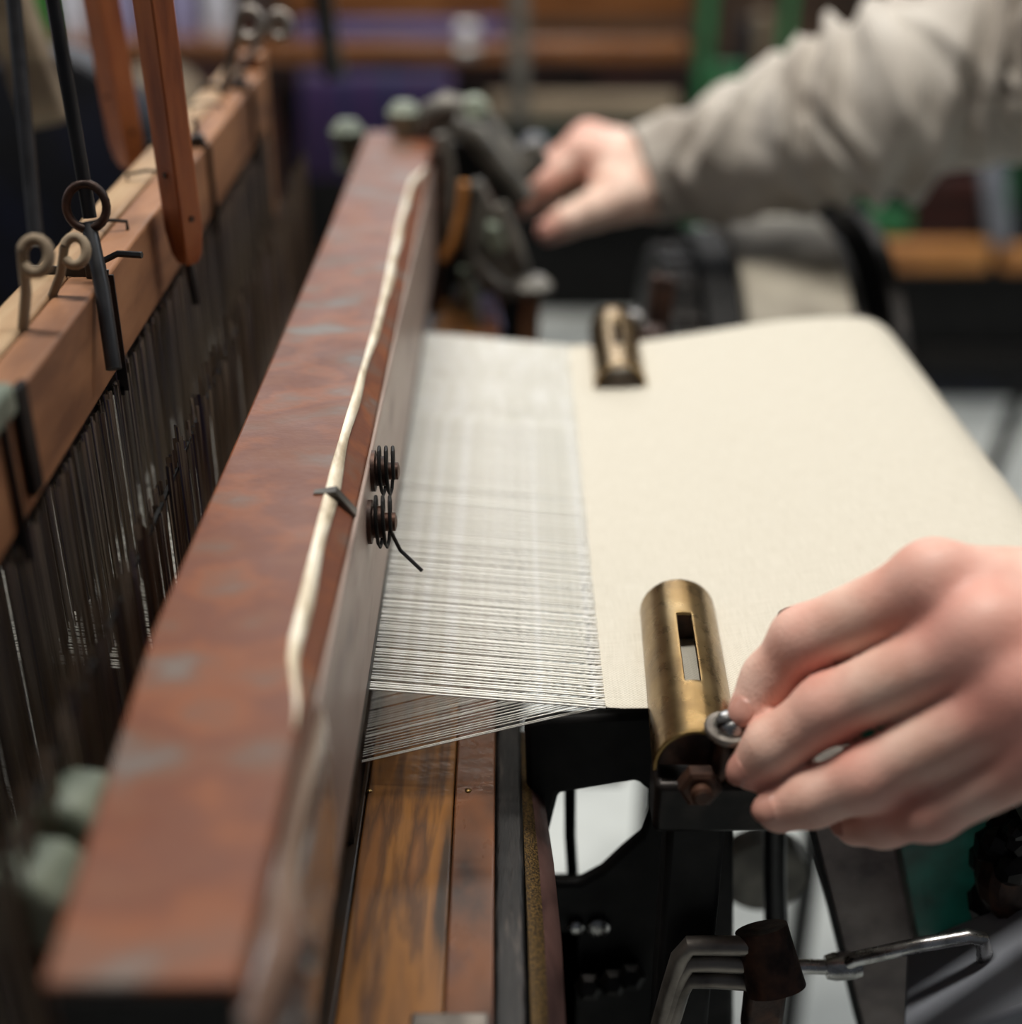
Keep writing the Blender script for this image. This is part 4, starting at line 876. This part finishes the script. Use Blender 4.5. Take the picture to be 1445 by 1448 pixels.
hv, hf = coarse([(Vector((0.68, 0.585, CZ + 0.745)), Vector((0.66, 0.585, CZ + 0.765)), 0.085, 0.078), (Vector((0.72, 0.585, CZ + 0.69)), Vector((0.70, 0.585, CZ + 0.74)), 0.06, 0.07)], 0.010, 0.04)
me = npmesh('hair', [hv], [hf]); obj('hair', me, M['hair'], person)
for y in (0.49, 0.68):
    sv, sf = coarse([(Vector((0.79, y, 0.045)), Vector((0.64, y, 0.04)), 0.042, 0.038)], 0.008, 0.03)
    me = npmesh('shoe', [sv], [sf]); obj('shoe', me, M['shoe'], person)

# ------------------------------------------------------------------ the workshop behind
YB = 12.8                                                              # 3.2 m away
def bbox_px(x0, y0, x1, y1, Y, depth):
    a = PY(x0, y1, Y); b = PY(x1, y0, Y); return (a.x, a.y, a.z), (b.x, a.y + depth, b.z)
bl = thing('background_loom', 'blurred brown wooden loom with green posts across the back of the workshop', 'loom', (0.1, 3.3, 0))
def bpart(nm, x0, y0, x1, y1, Y, dep, mt, bev=0.004): lo, hi = bbox_px(x0, y0, x1, y1, Y, dep); return MB().box(lo, hi).build(nm, M[mt], bl, bevel=bev)
bpart('front_beam', 338, 58, 975, 88, YB, 0.08, 'brownbeam', 0.012)
bpart('under_beam', 338, 88, 980, 118, YB + 0.3, 0.05, 'darkred')
bpart('upper_beam', 400, -30, 980, 30, YB + 0.9, 0.08, 'brownbeam', 0.01)
for x in (1000, 1115):
    lo, hi = bbox_px(x - 16, -60, x + 16, 150, YB - 0.4, 0.05); MB().box((lo[0], lo[1], 0), (hi[0], hi[1], hi[2] + 0.3)).build('green_post', M['green'], bl, bevel=0.008)
bpart('green_rail', 690, 175, 1000, 205, YB + 0.2, 0.06, 'darkgreen')
bpart('dark_panel', 300, 100, 1000, 480, YB + 1.0, 0.03, 'black')
bpart('green_bracket', 1012, 95, 1055, 130, YB - 0.3, 0.06, 'green')
bpart('dark_box', 1045, 30, 1068, 112, YB, 0.06, 'navy'); bpart('pale_block', 1066, 20, 1092, 105, YB + 0.1, 0.06, 'roll')
bpart('red_board', 845, 88, 975, 125, YB + 0.1, 0.04, 'darkred')
a = PY(735, 175, 8.4); b = PY(732, -60, 8.4)
MB().bar(a, b, 0.028, 0.02, (0, 1, 0)).build('dark_upright', M['castgrey'], bl, bevel=0.003)
MB().bar(Vector((a.x, a.y, 0)), a, 0.028, 0.02, (0, 1, 0)).build('dark_upright', M['black'], bl, bevel=0.003)
for yy in (42, 70): MB().cyl(PY(648, yy, YB - 0.1), PY(674, yy, YB - 0.1), 0.014, n=24).build('steel_collar', M['steel'], bl)  # bright stubs added to stand in for two highlights along the beam
for xa in (345, 1440):
    lo, hi = bbox_px(xa, 0, xa + 30, 100, YB + 0.4, 0.06); MB().box((lo[0], lo[1], 0), hi).build('leg', M['darkred'], bl)
o = MB().cyl(PY(690, 150, YB - 0.5), PY(955, 150, YB - 0.5), 0.027, n=28).build('cloth_roll', M['roll'], bl, label='beige cloth roll')
bc = thing('blue_cloth', 'blue-violet cloth lying along the top of the background loom beam', 'cloth', PY(560, 56, YB + 0.2))
lo, hi = bbox_px(415, 34, 715, 57, YB + 0.2, 0.10); MB().box(lo, hi).build('fold', M['bluecloth'], bc, bevel=0.012, seg=4)
lo, hi = bbox_px(415, 44, 700, 58, YB + 0.12, 0.06); MB().box(lo, hi).build('fold', M['bluecloth'], bc, bevel=0.008, seg=4)
st = thing('striped_cloth', 'purple and navy striped cloth hanging on the background loom', 'cloth', PY(530, 245, YB - 0.6))
m = MB(); vs = []; fs = []; nx = 40
for j, yy in enumerate((100, 120, 165, 250)):
    for i in range(nx + 1):
        x = 425 + 215 * i / nx; p = PY(x, yy, YB - 0.6 - (0.25 if j == 1 else 0)); vs.append(p + Vector((0, 0.006 * math.sin(i * 1.1) * (j / 3), 0)))
for j in range(3):
    for i in range(nx): q = j * (nx + 1) + i; fs.append((q, q + 1, q + nx + 2, q + nx + 1))
o = m.add(vs, fs).build('hanging', M['striped'], st, angle=3); s = o.modifiers.new('t', 'SOLIDIFY'); s.thickness = 0.006
# shelf with yarn cones in the upper left
sh = thing('yarn_shelf', 'brown wooden yarn shelf in the upper left background', 'shelf', PY(200, 260, YB + 0.5).xy.to_3d())
lo, hi = bbox_px(20, 56, 330, 78, YB + 0.2, 0.18); MB().box(lo, hi).build('board', M['brownbeam'], sh, bevel=0.004)
lo2, hi2 = bbox_px(20, 78, 330, 135, YB + 0.3, 0.10); MB().box(lo2, hi2).build('apron', M['darkred'], sh, bevel=0.004)
for xx in (lo[0] + 0.03, hi[0] - 0.07): MB().box((xx, lo[1] + 0.05, 0), (xx + 0.05, lo[1] + 0.10, lo2[2])).build('leg', M['darkred'], sh)
for i, (px, mt, lab) in enumerate(((18, 'cream', 'cream yarn cone at the left end of the background shelf'), (66, 'greenyarn', 'green yarn cone on the background shelf'), (108, 'cream', 'white yarn cone between the green and the lilac cones'), (178, 'lilac', 'lilac yarn cone on the background shelf, left of the long jack stick'), (262, 'lilac', 'pale lilac yarn cone right of the long jack stick'), (312, 'cream', 'white yarn cone at the right end of the background shelf'))):
    p = PY(px, 56, YB + 0.5); c = thing('yarn_cone', lab, 'yarn cone', p, 'yarn cones on the background shelf')
    MB().lathe(p, (0, 0, 1), [(0.030, 0), (0.034, 0.01), (0.028, 0.10), (0.02, 0.15), (0.012, 0.155)], 24).build('winding', M[mt], c)
    MB().lathe(p, (0, 0, 1), [(0.010, 0.15), (0.009, 0.17)], 14).build('core', M['roll'], c)
pr = thing('beige_drum', 'beige round-ended drum behind the jack sticks', 'drum', PY(200, 260, 9.5).xy.to_3d())
p = PY(200, 178, 9.5); MB().lathe(p, (0, 1, 0), [(0.03, 0), (0.075, 0.0), (0.08, 0.01), (0.08, 0.18), (0.03, 0.19)], 36).build('shell', M['roll'], pr)
MB().box((p.x - 0.03, p.y + 0.05, 0), (p.x + 0.03, p.y + 0.12, p.z - 0.06)).build('stand', M['black'], pr)
# second loom on the right
rl = thing('right_background_loom', 'low dark loom with amber wooden bars on the right, behind the sleeve', 'loom', (0.9, 2.85, 0)); rl.name = 'low_loom'
YR = 11.2
def rpart(nm, x0, y0, x1, y1, Y, dep, mt, bev=0.005, par=rl): lo, hi = bbox_px(x0, y0, x1, y1, Y, dep); return MB().box(lo, hi).build(nm, M[mt], par, bevel=bev)
rpart('amber_bar', 1228, 345, 1408, 386, YR - 0.3, 0.05, 'amber', 0.014); rpart('amber_bar', 1416, 352, 1560, 386, YR - 0.2, 0.05, 'amber', 0.012)
rpart('dark_warp_panel', 1180, 388, 1600, 500, YR, 0.05, 'black'); rpart('cross_rail', 1290, 494, 1600, 522, YR - 0.1, 0.05, 'darksteel'); rpart('lower_panel', 1250, 522, 1600, 572, YR + 0.1, 0.05, 'navy')
rpart('rust_board', 1290, 250, 1395, 344, YR + 0.4, 0.03, 'darkred'); rpart('green_rail', 1195, 300, 1290, 332, YR + 0.1, 0.04, 'green')
rpart('back_panel', 1000, 200, 1600, 400, YR + 1.2, 0.03, 'black')
a = PY(1416, 345, YR - 0.1); b = PY(1396, 190, YR - 0.1); MB().bar(a, b, 0.045, 0.03, (0, 1, 0)).build('grey_upright', M['greypaint'], rl, bevel=0.004)
rpart('green_upright', 1424, 190, 1452, 345, YR + 0.2, 0.04, 'green')
for x in (1255, 1560):
    lo, hi = bbox_px(x, 500, x + 30, 560, YR + 0.15, 0.05); MB().box((lo[0], lo[1], 0), hi).build('leg', M['black'], rl)
MB().bar(PY(1446, 555, 9.6), PZ(1392, 690, -3.55), 0.02, 0.03, (0, 1, 0)).build('brace', M['darksteel'], rl)
